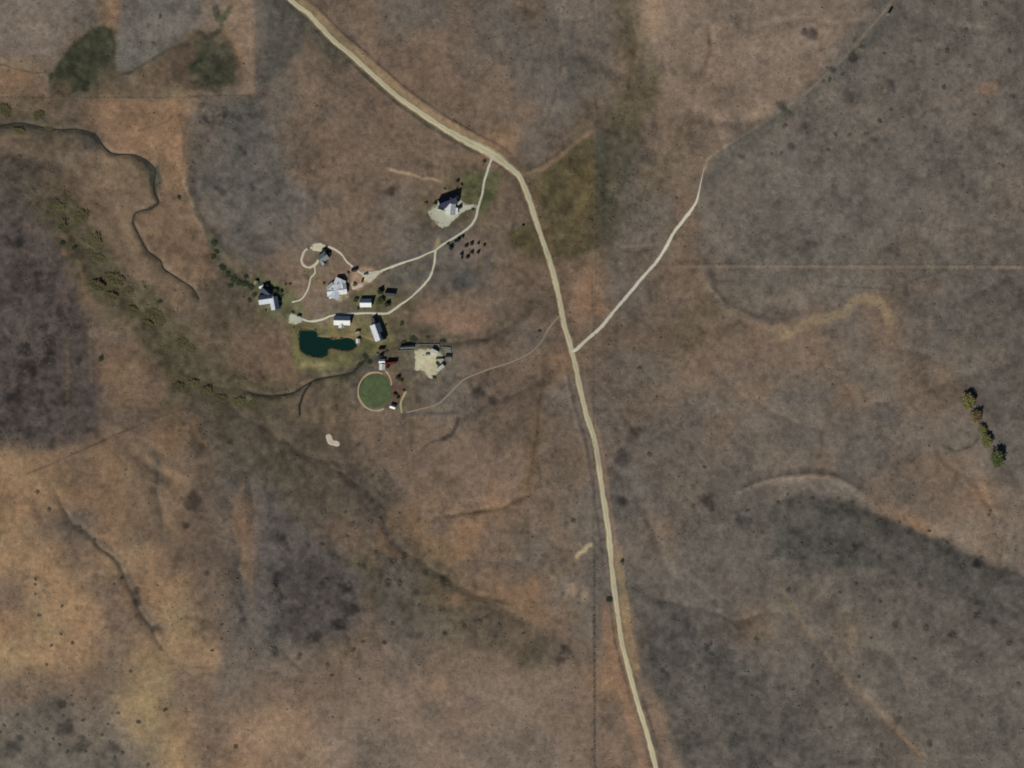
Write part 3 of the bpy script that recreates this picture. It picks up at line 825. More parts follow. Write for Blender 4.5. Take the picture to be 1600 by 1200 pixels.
gb.inputs['Base Color'].default_value = (0.02, 0.025, 0.03, 1)
gb.inputs['Specular IOR Level'].default_value = 0.5
M['glass'] = gm
pm, pt, pb = new_mat('pond_water', 0.12)
pb.inputs['Base Color'].default_value = (0.006, 0.029, 0.023, 1)
pb.inputs['Specular IOR Level'].default_value = 0.35
pn = pt.nodes.new('ShaderNodeTexNoise')
pn.inputs['Scale'].default_value = 0.9
pn.inputs['Detail'].default_value = 3
pbm = pt.nodes.new('ShaderNodeBump')
pbm.inputs['Strength'].default_value = 0.15
pbm.inputs['Distance'].default_value = 0.1
pt.links.new(pn.outputs['Fac'], pbm.inputs['Height'])
pt.links.new(pbm.outputs['Normal'], pb.inputs['Normal'])
M['water'] = pm
M['leaf_dark'] = leaf_material('dark_evergreen_needles', (50, 56, 44), 0.35)
M['leaf_green'] = leaf_material('green_leaves', (74, 82, 52), 0.35, (1.05, 1, .9))
M['leaf_olive'] = leaf_material('olive_cottonwood_leaves', (104, 104, 67), 0.3, (1.1, 1, .85))
M['leaf_brown'] = leaf_material('autumn_brown_leaves', (118, 102, 76), 0.25, (1.1, 1, .85))
M['leaf_willow'] = leaf_material('grey_olive_willow', (88, 84, 60), 0.28, (1.08, 1, .9))
M['leaf_bush'] = leaf_material('dark_bush_leaves', (58, 62, 44), 0.3)
M['leaf_sage'] = leaf_material('grey_sage', (92, 84, 71), 0.3)


# ------------------------------------------------------------------ mesh helpers
class MB:
    def __init__(self):
        self.v, self.f = [], []

    def box(self, c, s, mat=None):
        k = len(self.v)
        for dz in (-.5, .5):
            for dx, dy in ((-.5, -.5), (.5, -.5), (.5, .5), (-.5, .5)):
                p = Vector((c[0] + dx * s[0], c[1] + dy * s[1], c[2] + dz * s[2]))
                self.v.append(tuple(mat @ p if mat else p))
        self.f += [tuple(k + i for i in q) for q in ((3, 2, 1, 0), (4, 5, 6, 7), (0, 1, 5, 4), (1, 2, 6, 5), (2, 3, 7, 6), (3, 0, 4, 7))]
        return self

    def poly(self, pts):
        k = len(self.v)
        self.v += [tuple(p) for p in pts]
        self.f.append(tuple(range(k, k + len(pts))))
        return self

    def slab(self, quad, th):
        """four points, given thickness downwards"""
        k = len(self.v)
        self.v += [tuple(p) for p in quad] + [(p[0], p[1], p[2] - th) for p in quad]
        self.f += [tuple(k + i for i in q) for q in ((0, 1, 2, 3), (7, 6, 5, 4), (0, 4, 5, 1), (1, 5, 6, 2), (2, 6, 7, 3), (3, 7, 4, 0))]
        return self

    def tube(self, pts, r0, r1=None, n=6, caps=True):
        r1 = r0 if r1 is None else r1
        k0 = len(self.v)
        m = len(pts)
        for i, p in enumerate(pts):
            p = Vector(p)
            a = Vector(pts[max(i - 1, 0)])
            b = Vector(pts[min(i + 1, m - 1)])
            d = (b - a).normalized() if (b - a).length > 1e-6 else Vector((0, 0, 1))
            u = d.orthogonal().normalized()
            v = d.cross(u)
            r = r0 + (r1 - r0) * i / max(m - 1, 1)
            for j in range(n):
                t = 2 * math.pi * j / n
                self.v.append(tuple(p + u * math.cos(t) * r + v * math.sin(t) * r))
        for i in range(m - 1):
            for j in range(n):
                a = k0 + i * n + j
                b = k0 + i * n + (j + 1) % n
                self.f.append((a, b, b + n, a + n))
        if caps:
            self.f.append(tuple(k0 + j for j in reversed(range(n))))
            self.f.append(tuple(k0 + (m - 1) * n + j for j in range(n)))
        return self

    def mesh(self, name, mat):
        me = bpy.data.meshes.new(name)
        me.from_pydata(self.v, [], self.f)
        me.materials.append(mat)
        me.update()
        return me

    def build(self, name, mat, parent=None, mw=None):
        o = bpy.data.objects.new(name, self.mesh(name, mat))
        col.objects.link(o)
        o.parent = parent
        if mw is not None:
            o.matrix_local = mw
        return o


def tag(o, label, cat=None, group=None, kind=None):
    o['label'] = label
    if cat:
        o['category'] = cat
    if group:
        o['group'] = group
    if kind:
        o['kind'] = kind
    return o


def thing(name, px, py, label, cat, rot=0.0, z=None, group=None):
    o = bpy.data.objects.new(name, None)
    col.objects.link(o)
    o.empty_display_size = 1
    o.location = (X(px), Y(py), ground_z(px, py) if z is None else z)
    o.rotation_euler = (0, 0, rot)
    return tag(o, label, cat, group)


def part(name, me, parent, loc=(0, 0, 0), rot=0.0, scale=(1, 1, 1)):
    o = bpy.data.objects.new(name, me)
    col.objects.link(o)
    o.parent = parent
    o.location = loc
    o.rotation_euler = (0, 0, rot)
    o.scale = scale
    return o


# ------------------------------------------------------------------ ground sheet
def axis(lo, hi, step, far):
    a = list(np.arange(lo, hi + step * .5, step))
    s, p = step, a[-1]
    while p < hi + far:
        s *= 1.035 if p < hi + 260 else 1.3
        p += s
        a.append(p)
    s, p = step, a[0]
    pre = []
    while p > lo - far:
        s *= 1.035 if p > lo - 260 else 1.3
        p -= s
        pre.append(p)
    return np.array(pre[::-1] + a)


gx, gy = axis(-15, 1615, 1.8, 9000), axis(-15, 1215, 1.8, 9000)
nx, ny = len(gx), len(gy)
GX, GY = np.meshgrid(gx, gy)
fx, fy = GX.ravel(), GY.ravel()
gz = hfun(fx, fy)
gc = np.zeros((fx.size, 3))
paint(gc, fx, fy)
gc *= np.array([1.02, 1.01, 1.03])
galb = np.clip(lin(np.clip(gc, 1, 250)) / KL, 0.004, 0.8)
co = np.stack([X(fx), Y(fy), gz], 1)
idx = np.arange(nx * ny).reshape(ny, nx)
quads = np.stack([idx[:-1, :-1], idx[1:, :-1], idx[1:, 1:], idx[:-1, 1:]], -1).reshape(-1, 4)
me = bpy.data.meshes.new('ground')
me.vertices.add(co.shape[0])
me.vertices.foreach_set('co', co.astype(np.float32).ravel())
me.loops.add(quads.size)
me.loops.foreach_set('vertex_index', quads.astype(np.int32).ravel())
me.polygons.add(len(quads))
me.polygons.foreach_set('loop_start', np.arange(0, quads.size, 4, dtype=np.int32))
me.polygons.foreach_set('use_smooth', np.ones(len(quads), bool))
ca = me.attributes.new('cover', 'FLOAT_COLOR', 'POINT')
ca.data.foreach_set('color', np.concatenate([galb, np.ones((len(galb), 1))], 1).astype(np.float32).ravel())
me.materials.append(M['ground'])
me.update()
ground = bpy.data.objects.new('ground', me)
col.objects.link(ground)
tag(ground, 'dry brown and grey rolling rangeland around the ranch', kind='structure')


# ------------------------------------------------------------------ roads, tracks, paths
def strip(name, pts, width, mat, label, lift=0.14, jitter=0.12, seed=1, step=3.0, taper=(0, 0)):
    p = spline(pts, step)
    n = len(p)
    t = np.gradient(p, axis=0)
    t /= np.linalg.norm(t, axis=1)[:, None] + 1e-9
    nr = np.stack([t[:, 1], -t[:, 0]], 1)
    s = np.cumsum(np.r_[0, np.hypot(*np.diff(p, axis=0).T)])
    if callable(width):
        wl_, wr_ = width(p)
    else:
        wl_ = wr_ = np.full(n, width / 2.0)
    j1 = fbm(s, s * 0 + seed * 31, 22, 200 + seed, 3)
    j2 = fbm(s, s * 0 + seed * 57, 22, 210 + seed, 3)
    wl_ = wl_ * (1 + jitter * 2 * j1)
    wr_ = wr_ * (1 + jitter * 2 * j2)
    if taper[0]:
        wl_ *= np.clip(s / taper[0], .15, 1); wr_ *= np.clip(s / taper[0], .15, 1)
    if taper[1]:
        e = np.clip((s[-1] - s) / taper[1], .15, 1)
        wl_ *= e; wr_ *= e
    prof = ((-1.0, -0.08), (-0.8, 0.7), (-0.4, .9), (0, 1.0), (.4, .9), (0.8, 0.7), (1.0, -0.08))
    V, F = [], []
    for k, (a, zz) in enumerate(prof):
        off = np.where(a < 0, a * wl_, a * wr_)
        q = p + nr * off[:, None]
        z = hfun(q[:, 0], q[:, 1]) + lift * zz
        V.append(np.stack([X(q[:, 0]), Y(q[:, 1]), z], 1))
    V = np.concatenate(V)
    for k in range(len(prof) - 1):
        for i in range(n - 1):
            a = k * n + i
            F.append((a, a + 1, a + 1 + n, a + n))
    mb = MB()
    mb.v = [tuple(v) for v in V]
    mb.f = F
    o = mb.build(name, mat)
    at = o.data.attributes.new('across', 'FLOAT', 'POINT')
    at.data.foreach_set('value', np.repeat([a for a, _ in prof], n).astype(np.float32))
    for pl in o.data.polygons:
        pl.use_smooth = True
    # faces must look up
    if o.data.polygons[0].normal.z < 0:
        o.data.flip_normals()
    tag(o, label, kind='structure')
    return o


def main_w(p):
    y = p[:, 1]
    l = np.full(len(p), 4.7)
    r = np.full(len(p), 4.6)
    bulge = np.exp(-0.5 * ((p[:, 0] - 758) / 30) ** 2) * (y < 300)
    r = r + 4.6 * bulge
    l = l + 2.0 * bulge
    k = smooth(250, 330, y)
    l, r = l * (1 - k) + 4.8 * k, r * (1 - k) + 4.7 * k
    k = smooth(880, 960, y)
    l, r = l * (1 - k) + 4.4 * k, r * (1 - k) + 4.4 * k
    return l, r


strip('gravel_road', MAIN_ROAD, main_w, M['road'], 'wide yellowish gravel road bending past the ranch and running south', 0.22, .16, 1)
strip('side_road', SIDE_ROAD, 5.8, M['side'], 'pale straight gravel side road forking off to the upper right', 0.3, .16, 2, taper=(0, 75))
strip('driveway', DRIVE, 4.2, M['drive'], 'pale gravel driveway from the road down to the big white lodge', 0.26, .24, 3)
strip('driveway', LOWER_DRIVE, 4.1, M['drive'], 'pale gravel lower driveway passing the two white roofed cabins', 0.32, .28, 4)
strip('driveway', LOOP, 4.3, M['loop'], 'cream gravel turning loop beside the small grey roofed house', 0.3, .3, 5)
strip('driveway', LOOP_DRIVE, 4.0, M['loop'], 'cream gravel drive curving from the turning loop to the lodge', 0.24, .3, 6)
strip('footpath', FOOTPATH, 2.8, M['drive'], 'narrow pale footpath winding down from the turning loop', 0.16, .25, 7)
strip('dirt_track', LOWER_TRACK, 3.0, M['track'], 'thin worn earth track curving from the main road to the round lawn', 0.14, .25, 8)


def sheet(name, pts, mat, label, lift=0.12, res=2.0, kind='structure', wob=1.3, seed=3, cat=None):
    """flat patch lying on the ground, irregular edge"""
    pts = closed(pts, 3)
    n = len(pts)
    ring = []
    for i in range(n):
        a, b = np.array(pts[i]), np.array(pts[(i + 1) % n])
        m = max(1, int(np.hypot(*(b - a)) / 2.5))
        for k in range(m):
            q = a + (b - a) * k / m
            ring.append(q)
    ring = np.array(ring)
    ring += wob * np.stack([fbm(ring[:, 0], ring[:, 1], 6, 300 + seed, 2), fbm(ring[:, 0], ring[:, 1], 6, 310 + seed, 2)], 1)
    c = ring.mean(0)
    K = 7
    V, F = [], []
    m = len(ring)
    for k in range(K, 0, -1):
        f = k / K
        q = c + (ring - c) * f
        z = hfun(q[:, 0], q[:, 1]) + (lift if k < K else -0.05)
        V += [(X(q[i, 0]), Y(q[i, 1]), z[i]) for i in range(m)]
    V.append((X(c[0]), Y(c[1]), ground_z(*c) + lift))
    for k in range(K - 1):
        for i in range(m):
            a, b = k * m + i, k * m + (i + 1) % m
            F.append((a, b, b + m, a + m))
    for i in range(m):
        F.append(((K - 1) * m + i, (K - 1) * m + (i + 1) % m, K * m))
    mb = MB()
    mb.v, mb.f = V, F
    o = mb.build(name, mat)
    at = o.data.attributes.new('across', 'FLOAT', 'POINT')
    at.data.foreach_set('value', np.array([k / K for k in range(K, 0, -1) for _ in range(m)] + [0.0], np.float32) ** 2 * .98)
    if sum(p.normal.z for p in o.data.polygons) < 0:
        o.data.flip_normals()
    for p in o.data.polygons:
        p.use_smooth = True
    tag(o, label, cat, kind=kind)
    return o


sheet('gravel_yard', [(668, 331), (675, 322), (684, 312), (700, 304), (716, 305), (724, 314), (732, 319), (746, 319), (745, 325), (726, 330), (713, 342), (701, 354), (691, 358), (682, 352), (674, 344)],
      M['pad'], 'pale sage gravel yard around the shade-navy roofed house', 0.18, seed=1)
sheet('gravel_yard', [(564, 424), (575, 424), (592, 422), (598, 424), (590, 432), (580, 441), (570, 443), (566, 436)], M['loop'], 'cream gravel parking area beside the lodge', 0.16, seed=2)
sheet('gravel_yard', [(455, 488), (464, 492), (472, 496), (471, 504), (452, 506), (451, 497)], M['pad'], 'small pale gravel pad at the end of the lower driveway', 0.36, seed=3)
sheet('gravel_yard', [(487, 383), (492, 380), (506, 380), (512, 386), (506, 392), (494, 392), (488, 391)], M['loop'], 'cream gravel apron north of the small grey roofed house', 0.36, seed=4)
sheet('gravel_yard', [(645, 547), (662, 544), (682, 544), (692, 552), (692, 566), (687, 580), (677, 593), (667, 589), (662, 581), (654, 580), (646, 578), (648, 562)], M['yard'], 'straw coloured trampled yard beside the trailers', 0.14, seed=5)
sheet('patio', [(549, 443), (552, 440), (553, 447), (559, 446), (560, 443), (568, 443), (567, 448), (560, 450), (551, 453)], M['concrete'], 'pale L shaped patio east of the lodge', 0.16, seed=6, wob=.2)
sheet('rubble_pad', P4(437.5, 477.5, 5.12, [(365, 1045), (385, 1025), (405, 1030), (425, 1080), (470, 1085), (475, 1120), (440, 1125), (385, 1105)]), M['stone'], 'pale stony pad in the brown grass below the round lawn', 0.22, seed=7, wob=.8)
# creek and pond
for i, (c, wd) in enumerate(((CREEK_A, 1.7), (CREEK_B, 2.2), (CREEK_C, 2.2))):
    pp = spline(c, 3)
    tt = np.gradient(pp, axis=0)
    tt /= np.linalg.norm(tt, axis=1)[:, None] + 1e-9
    nn_ = np.stack([tt[:, 1], -tt[:, 0]], 1)
    zc = hfun(pp[:, 0], pp[:, 1]) + 0.22
    jw = wd / 2 * (1 + .75 * fbm(pp[:, 0], pp[:, 1], 22, 320 + i, 3))
    a, b = pp + nn_ * jw[:, None], pp - nn_ * jw[:, None]
    mb = MB()
    n = len(pp)
    mb.v = [(X(a[k, 0]), Y(a[k, 1]), zc[k]) for k in range(n)] + [(X(b[k, 0]), Y(b[k, 1]), zc[k]) for k in range(n)]
    mb.f = [(k, k + 1, n + k + 1, n + k) for k in range(n - 1)]
    o = mb.build('creek', M['creek'])
    if o.data.polygons[0].normal.z < 0:
        o.data.flip_normals()
    tag(o, ('narrow dark creek winding down the left side', 'dark creek channel below the pond', 'short side arm of the creek below the pond')[i], kind='structure')
c = np.mean(POND, axis=0)
big = [(c[0] + (p[0] - c[0]) * 1.02 + np.sign(p[0] - c[0]) * 1.2, c[1] + (p[1] - c[1]) * 1.02 + np.sign(p[1] - c[1]) * 1.2) for p in POND]
mb = MB()
mb.poly([(X(a), Y(b), POND_LEVEL) for a, b in big])
o = mb.build('pond', M['water'])
if o.data.polygons[0].normal.z < 0:
    o.data.flip_normals()
tag(o, 'dark teal pond with a narrow eastern arm beside the white roofed cabin', kind='structure')
# round lawn, its gravel path
mb = MB()
RN, AN = 10, 64
mb.v = [(X(LAWN_C[0]), Y(LAWN_C[1]), ground_z(*LAWN_C) + 0.16)]
for r in range(1, RN + 1):
    for a in range(AN):
        t = 2 * math.pi * a / AN
        f = r / RN * (1 + (0.02 * math.sin(5 * t) + .02 * math.sin(11 * t + 1) + .015 * math.sin(23 * t + 2)))
        px, py = LAWN_C[0] + LAWN_R[0] * f * math.cos(t), LAWN_C[1] + LAWN_R[1] * f * math.sin(t)
        mb.v.append((X(px), Y(py), ground_z(px, py) + (0.16 if r < RN else -0.04)))
for a in range(AN):
    mb.f.append((0, 1 + a, 1 + (a + 1) % AN))
for r in range(RN - 1):
    for a in range(AN):
        p, q = 1 + r * AN + a, 1 + r * AN + (a + 1) % AN
        mb.f.append((p, p + AN, q + AN, q))
o = mb.build('lawn', M['lawn'])
if sum(p.normal.z for p in o.data.polygons) < 0:
    o.data.flip_normals()
tag(o, 'round green irrigated lawn ringed by a pale path', kind='structure')


def arc(a0, a1, k=1.13, n=14):
    return [(LAWN_C[0] + LAWN_R[0] * k * math.cos(math.radians(a0 + (a1 - a0) * i / n)), LAWN_C[1] + LAWN_R[1] * k * math.sin(math.radians(a0 + (a1 - a0) * i / n))) for i in range(n + 1)]


strip('footpath', arc(62, 292), 3.0, M['lawnpath'], 'pale straw path curving round the west side of the round lawn', 0.12, .62, 11)
strip('footpath', [(634, 611), (631, 618), (627, 626), (626, 634), (628, 645)], 4.2, M['lawnpath'], 'short pale path east of the round lawn', 0.14, .5, 12)
strip('footpath', [(603, 580), (608, 588), (611, 596), (611, 602)], 3.0, M['lawnpath'], 'short greyish path at the north-east edge of the lawn', 0.14, .5, 13)


# ------------------------------------------------------------------ buildings
def frame2(dx, dy, rot):
    return Matrix.Translation((dx, dy, 0)) @ Matrix.Rotation(rot, 4, 'Z')


_win_cache = {}


def add_window(parent, mw, w_=1.2, h_=1.2):
    """frame with a pane in it, facing local -y at the origin"""
    key = (round(w_, 2), round(h_, 2))
    if key not in _win_cache:
        f = MB()
        for sx in (-1, 1):
            f.box((sx * (w_ / 2 + .05), 0, 0), (.1, .12, h_ + .2))
            f.box((0, 0, sx * (h_ / 2 + .05)), (w_, .12, .1))
        f.box((0, 0, 0), (.06, .1, h_))
        p = MB().box((0, .02, 0), (w_, .04, h_))
        _win_cache[key] = (f.mesh('window', M['trim']), p.mesh('pane', M['glass']))
    a, b = _win_cache[key]
    o = bpy.data.objects.new('window', a)
    col.objects.link(o)
    o.parent = parent
    o.matrix_local = mw
    q = bpy.data.objects.new('pane', b)
    col.objects.link(q)
    q.parent = o
    return o


def gable(parent, L, W, wall_h, rise, wall_mat, roof_mat, at=(0, 0, 0), eave=0.55, wins=True, door=True, chimney=False, drop=2.0, ribs=0.9):
    """one gabled block, ridge along local x; parts go under the house"""
    mw = frame2(at[0], at[1], at[2])
    mb = MB()
    hl, hw = L / 2, W / 2
    z0, z1, z2 = -drop, wall_h, wall_h + rise
    v = [(-hl, -hw, z0), (hl, -hw, z0), (hl, hw, z0), (-hl, hw, z0), (-hl, -hw, z1), (hl, -hw, z1), (hl, hw, z1), (-hl, hw, z1), (-hl, 0, z2), (hl, 0, z2)]
    mb.v = v
    mb.f = [(0, 1, 5, 4), (2, 3, 7, 6), (1, 2, 6, 9, 5), (3, 0, 4, 8, 7), (3, 2, 1, 0)]
    mb.build('wall', wall_mat, parent, mw)
    k = rise / hw
    roof = MB()
    e = eave
    th = 0.16
    zr, ze = z2 + 0.2, z1 - k * e + 0.2
    for s in (-1, 1):
        q = [(-hl - e, 0, zr), (hl + e, 0, zr), (hl + e, s * (hw + e), ze), (-hl - e, s * (hw + e), ze)]
        if s > 0:
            q = q[::-1]
        q = q[::-1]
        roof.slab(q, th)
        n = int((L + 2 * e) / ribs)
        for i in range(n + 1):
            x = -hl - e + .06 + i * (L + 2 * e - .12) / n
            c = Vector((x, s * (hw + e) / 2, (zr + ze) / 2 + .04))
            ln = math.hypot(hw + e, zr - ze) - 0.3
            rm = Matrix.Translation(c) @ Matrix.Rotation(-s * math.atan2(zr - ze, hw + e), 4, 'X')
            roof.box((0, 0, 0), (.07, ln, .09), rm)
    ro = roof.build('roof', roof_mat, parent, mw)
    cap = MB().box((0, 0, zr + .03), (L + 2 * e + .06, .4, .1))
    c_ = cap.build('ridge_cap', roof_mat, ro)
    if chimney:
        ch = MB().box((0, 0, 0), (1.1, 1.0, 2.6)).box((0, 0, 1.37), (1.3, 1.2, .16))
        q = ch.build('chimney', M['brick'], ro)
        q.location = (L * .22, W * .12, z2 + .1)
    if wins:
        n = max(1, int(L / 4.5))
        for s in (-1, 1):
            for i in range(n):
                x = -hl + L * (i + .5) / n
                if door and s < 0 and i == n // 2:
                    d = MB().box((0, 0, 0), (1.05, .12, 2.1))
                    dd = d.build('door', M['log'], parent, mw @ Matrix.Translation((x, -hw - .04, 1.06)))
                    hd = MB().box((.38, -.1, 0), (.12, .08, .06)).build('handle', M['steel'], dd)
                    continue
                r = Matrix.Identity(4) if s < 0 else Matrix.Rotation(math.pi, 4, 'Z')
                add_window(parent, mw @ Matrix.Translation((x, s * (hw + .04), wall_h * .55)) @ r)
        for s in (-1, 1):
            r = Matrix.Rotation(math.pi / 2 * s, 4, 'Z')
            add_window(parent, mw @ Matrix.Translation((s * (hl + .04), 0, wall_h * .6)) @ r, 1.6, 1.3)
    return ro


def porch(parent, at, L, W, h, mat, posts=3):
    mw = frame2(*at)
    r = MB().slab([(-L / 2, -W / 2, h), (L / 2, -W / 2, h), (L / 2, W / 2, h + .45), (-L / 2, W / 2, h + .45)], .14)
    r.build('porch_roof', mat, parent, mw)
    d = MB().box((0, 0, -.2), (L, W, .8))
    d.build('porch_deck', M['wood'], parent, mw)
    for i in range(posts):
        p = MB().box((0, 0, h / 2), (.16, .16, h - .2))
        p.build('porch_post', M['wood'], parent, mw @ Matrix.Translation((-L / 2 + .3 + (L - .6) * i / max(1, posts - 1), -W / 2 + .25, 0)))


D = math.radians
# house with roof shade painted in navy, and a pale southern wing
h = thing('house', 701, 318, 'large house with shade-painted navy roof and pale roofed south wing on a sage gravel yard', 'house', 0)
gable(h, 21, 13, 3.6, 5.2, M['siding'], M['shade_navy_roof'], (-.8, 2.8, D(22)), chimney=True)
gable(h, 13, 10.5, 3.4, 3.1, M['siding'], M['white_roof'], (2.6, -7.6, D(84)), door=True)
gable(h, 8.5, 7, 2.8, 2.6, M['siding'], M['shade_navy_roof'], (-8.2, -3.6, D(70)), door=False)
porch(h, (9.4, -9.6, 0), 4.6, 8, 2.5, M['white_roof'])
# big white lodge
h = thing('lodge', 526.5, 452, 'sprawling white roofed lodge with several gabled wings above the pond', 'lodge', 0)
gable(h, 25, 12.5, 3.8, 2.6, M['log'], M['cool_roof'], (0.2, 0.6, D(66)), chimney=True)
gable(h, 24, 10.5, 3.6, 2.2, M['log'], M['white_roof'], (0, -1.8, D(8)))
gable(h, 11, 8.5, 3.4, 2.0, M['log'], M['cool_roof'], (-5.6, -5.4, D(98)), door=False)
gable(h, 10, 8, 3.4, 2.1, M['log'], M['cool_roof'], (7.5, 2.4, D(100)), door=False)
gable(h, 9, 7, 3.2, 1.8, M['log'], M['white_roof'], (-7.2, 2.6, D(40)), door=False)
# house at the west end
h = thing('house', 418, 466, 'rambling pale roofed house among green trees at the west end of the ranch', 'house', 0)
gable(h, 18, 10.5, 3.4, 4.6, M['siding'], M['house_roof'], (-1.4, -1.4, D(8)), chimney=True)
gable(h, 15.5, 9.5, 3.2, 4.8, M['siding'], M['house_roof'], (8.8, -6.4, D(-80)), door=False)
gable(h, 12, 8.5, 3.2, 4.2, M['siding'], M['slate_shade_roof'], (-1.4, 9.2, D(-42)), door=False)  # dark colour paints in the shade on the north-east slope
gable(h, 5.5, 4.5, 2.6, 1.6, M['siding'], M['white_roof'], (-7.8, 15.2, D(20)), door=False)
# small grey house by the loop
h = thing('house', 505.5, 402.5, 'small grey roofed house beside the cream turning loop', 'house', D(34))
gable(h, 10.5, 9.5, 3.0, 2.4, M['greyside'], M['grey_roof'], chimney=True)
gable(h, 5.5, 5, 2.8, 1.5, M['greyside'], M['grey_roof'], (-3.4, -4.8, D(90)), door=False)
# two white roofed cabins and the tilted house
h = thing('cabin', 534.5, 501, 'white roofed cabin with a small front porch overlooking the pond', 'cabin', D(-1))
gable(h, 19.5, 10.6, 3.2, 4.0, M['log'], M['white_roof'], chimney=False)
gable(h, 5.5, 6.6, 2.9, 2.2, M['log'], M['white_roof'], (-.4, -6.2, D(90)), door=False)
h = thing('cabin', 571.5, 473.5, 'small plain white roofed cabin on the green north of the lower driveway', 'cabin', 0)
gable(h, 13.4, 9.6, 3.0, 3.8, M['log'], M['white_roof'])
h = thing('house', 590, 517, 'long tilted house with shade-dark roof side and pale west slope near the pond', 'house', 0)
gable(h, 20, 12, 3.2, 6.0, M['greyside'], M['house_roof'], (0, -1.6, D(-70)), chimney=True)
gable(h, 9, 6.5, 2.8, 3.2, M['greyside'], M['slate_shade_roof'], (-3.4, 11.2, D(-78)), door=False)  # dark roofs here and below paint in the shaded north and east sides
gable(h, 9, 7, 2.8, 3.4, M['greyside'], M['slate_shade_roof'], (5.6, -6.6, D(-68)), door=False)
# sheds
SH = [('shed', 609.5, 458.5, 11.5, 6.5, 2.8, 2.0, 'greyside', 'slate_shade_roof', -4, 'dark slate roofed shed between the evergreens above the lower driveway'),
      ('shed', 553.5, 422.5, 6.4, 3.6, 2.2, 1.0, 'log', 'brown_roof', 8, 'low brown roofed shed at the top of the lodge drive'),
      ('shed', 596, 545, 6.6, 3.0, 2.2, 1.0, 'barnred', 'maroon_roof', 0, 'small maroon roofed shed just above the barn corner'),
      ('shed', 596.5, 564.5, 7.2, 4.4, 2.4, 1.2, 'siding', 'white_roof', 2, 'small white roofed shed, upper of the pair above the round lawn'),
      ('shed', 597.3, 573.5, 7.0, 7.0, 2.6, 1.4, 'siding', 'white_roof', 86, 'square white roofed shed touching the top of the round lawn'),
      ('shed', 613.5, 635.5, 6.4, 4.4, 2.4, 1.3, 'siding', 'white_roof', -18, 'tiny white roofed shed at the lower right edge of the round lawn'),
      ('shed', 559.5, 533, 4.8, 4.6, 2.4, 1.2, 'siding', 'white_roof', 90, 'little cream shed at the tip of the pond arm'),
      ('shed', 558.5, 518.5, 4.4, 3.6, 2.2, 1.0, 'wood', 'tan_roof', 10, 'little tan shed on the grass north of the pond arm'),
      ('shed', 400.5, 442, 4.2, 4.4, 2.2, 1.0, 'wood', 'tan_roof', 85, 'little straw coloured shed left of the western house'),
      ('shed', 636, 542.5, 17, 3.2, 2.2, .8, 'wood', 'teal_roof', 4, 'long narrow weathered shed left of the corrals'),
      ('shed', 700, 558, 6.5, 4, 2.4, .9, 'wood', 'teal_roof', 6, 'grey weathered shed on the right edge of the corrals'),
      ('shed', 466.5, 494.5, 4.2, 3.2, 2.2, .9, 'wood', 'grey_roof', -8, 'tiny grey shed on the pad at the end of the lower driveway')]
for nm, px, py, L, W, hh, rs, wm, rm, rot, lb in SH:
    o = thing(nm, px, py, lb, 'shed', D(rot))
    gable(o, L, W, hh, rs, M[wm], M[rm], eave=.3, drop=1.2)
h = thing('barn', 609, 567.5, 'L shaped dark red roofed stable beside the white sheds', 'barn', D(5))
gable(h, 11.5, 4.6, 2.8, 1.5, M['barnred'], M['red_roof'], (2.2, 1.0, 0), eave=.3)
gable(h, 6.0, 4.0, 2.7, 1.3, M['barnred'], M['red_roof'], (-3.3, -2.6, D(76)), eave=.3, door=False)


# ------------------------------------------------------------------ tanks, vehicles, trailers, corrals, fences
def tank(px, py, r, hh, mat, label):
    o = thing('water_tank', px, py, label, 'tank')
    n = 20
    mb = MB().tube([(0, 0, -.6), (0, 0, hh)], r, r, n)
    mb.build('tank_wall', mat, o)
    lid = MB()
    lid.v = [(0, 0, hh + .5)] + [(r * 1.04 * math.cos(2 * math.pi * i / n), r * 1.04 * math.sin(2 * math.pi * i / n), hh + .02) for i in range(n)]
    lid.f = [(0, 1 + i, 1 + (i + 1) % n) for i in range(n)]
    lid.build('lid', mat, o)
    MB().tube([(r + .1, 0, -.4), (r + .1, 0, hh * .8)], .08).build('pipe', M['steel'], o)


tank(1386, 24, 1.7, 5.6, M['wood'], 'lone weathered water tank on the grey slope at the top edge')
tank(589, 553, 1.5, 1.1, M['teal'], 'small teal stock tank left of the barn')

wheel_me = MB().tube([(0, -.12, 0), (0, .12, 0)], .36, .36, 12).mesh('wheel', M['rubber'])
rim_me = MB().tube([(0, -.13, 0), (0, .13, 0)], .2, .2, 8).mesh('rim', M['steel'])


def add_wheel(parent, x, y, s=1.0):
    wq = part('wheel', wheel_me, parent, (x, y, .36 * s), 0, (s, s, s))
    part('rim', rim_me, wq)


def loft(name, secs, mat, parent):
    """sections along x: (x, half width, z low, z high)"""
    mb = MB()
    for x, hw, a, b in secs:
        mb.v += [(x, -hw, a), (x, hw, a), (x, hw * .94, b), (x, -hw * .94, b)]
    n = len(secs)
    for i in range(n - 1):
        k = i * 4
        for j in range(4):
            mb.f.append((k + j, k + (j + 1) % 4, k + 4 + (j + 1) % 4, k + 4 + j))
    mb.f.append((3, 2, 1, 0))
    k = (n - 1) * 4
    mb.f.append((k, k + 1, k + 2, k + 3))
    return mb.build(name, mat, parent)


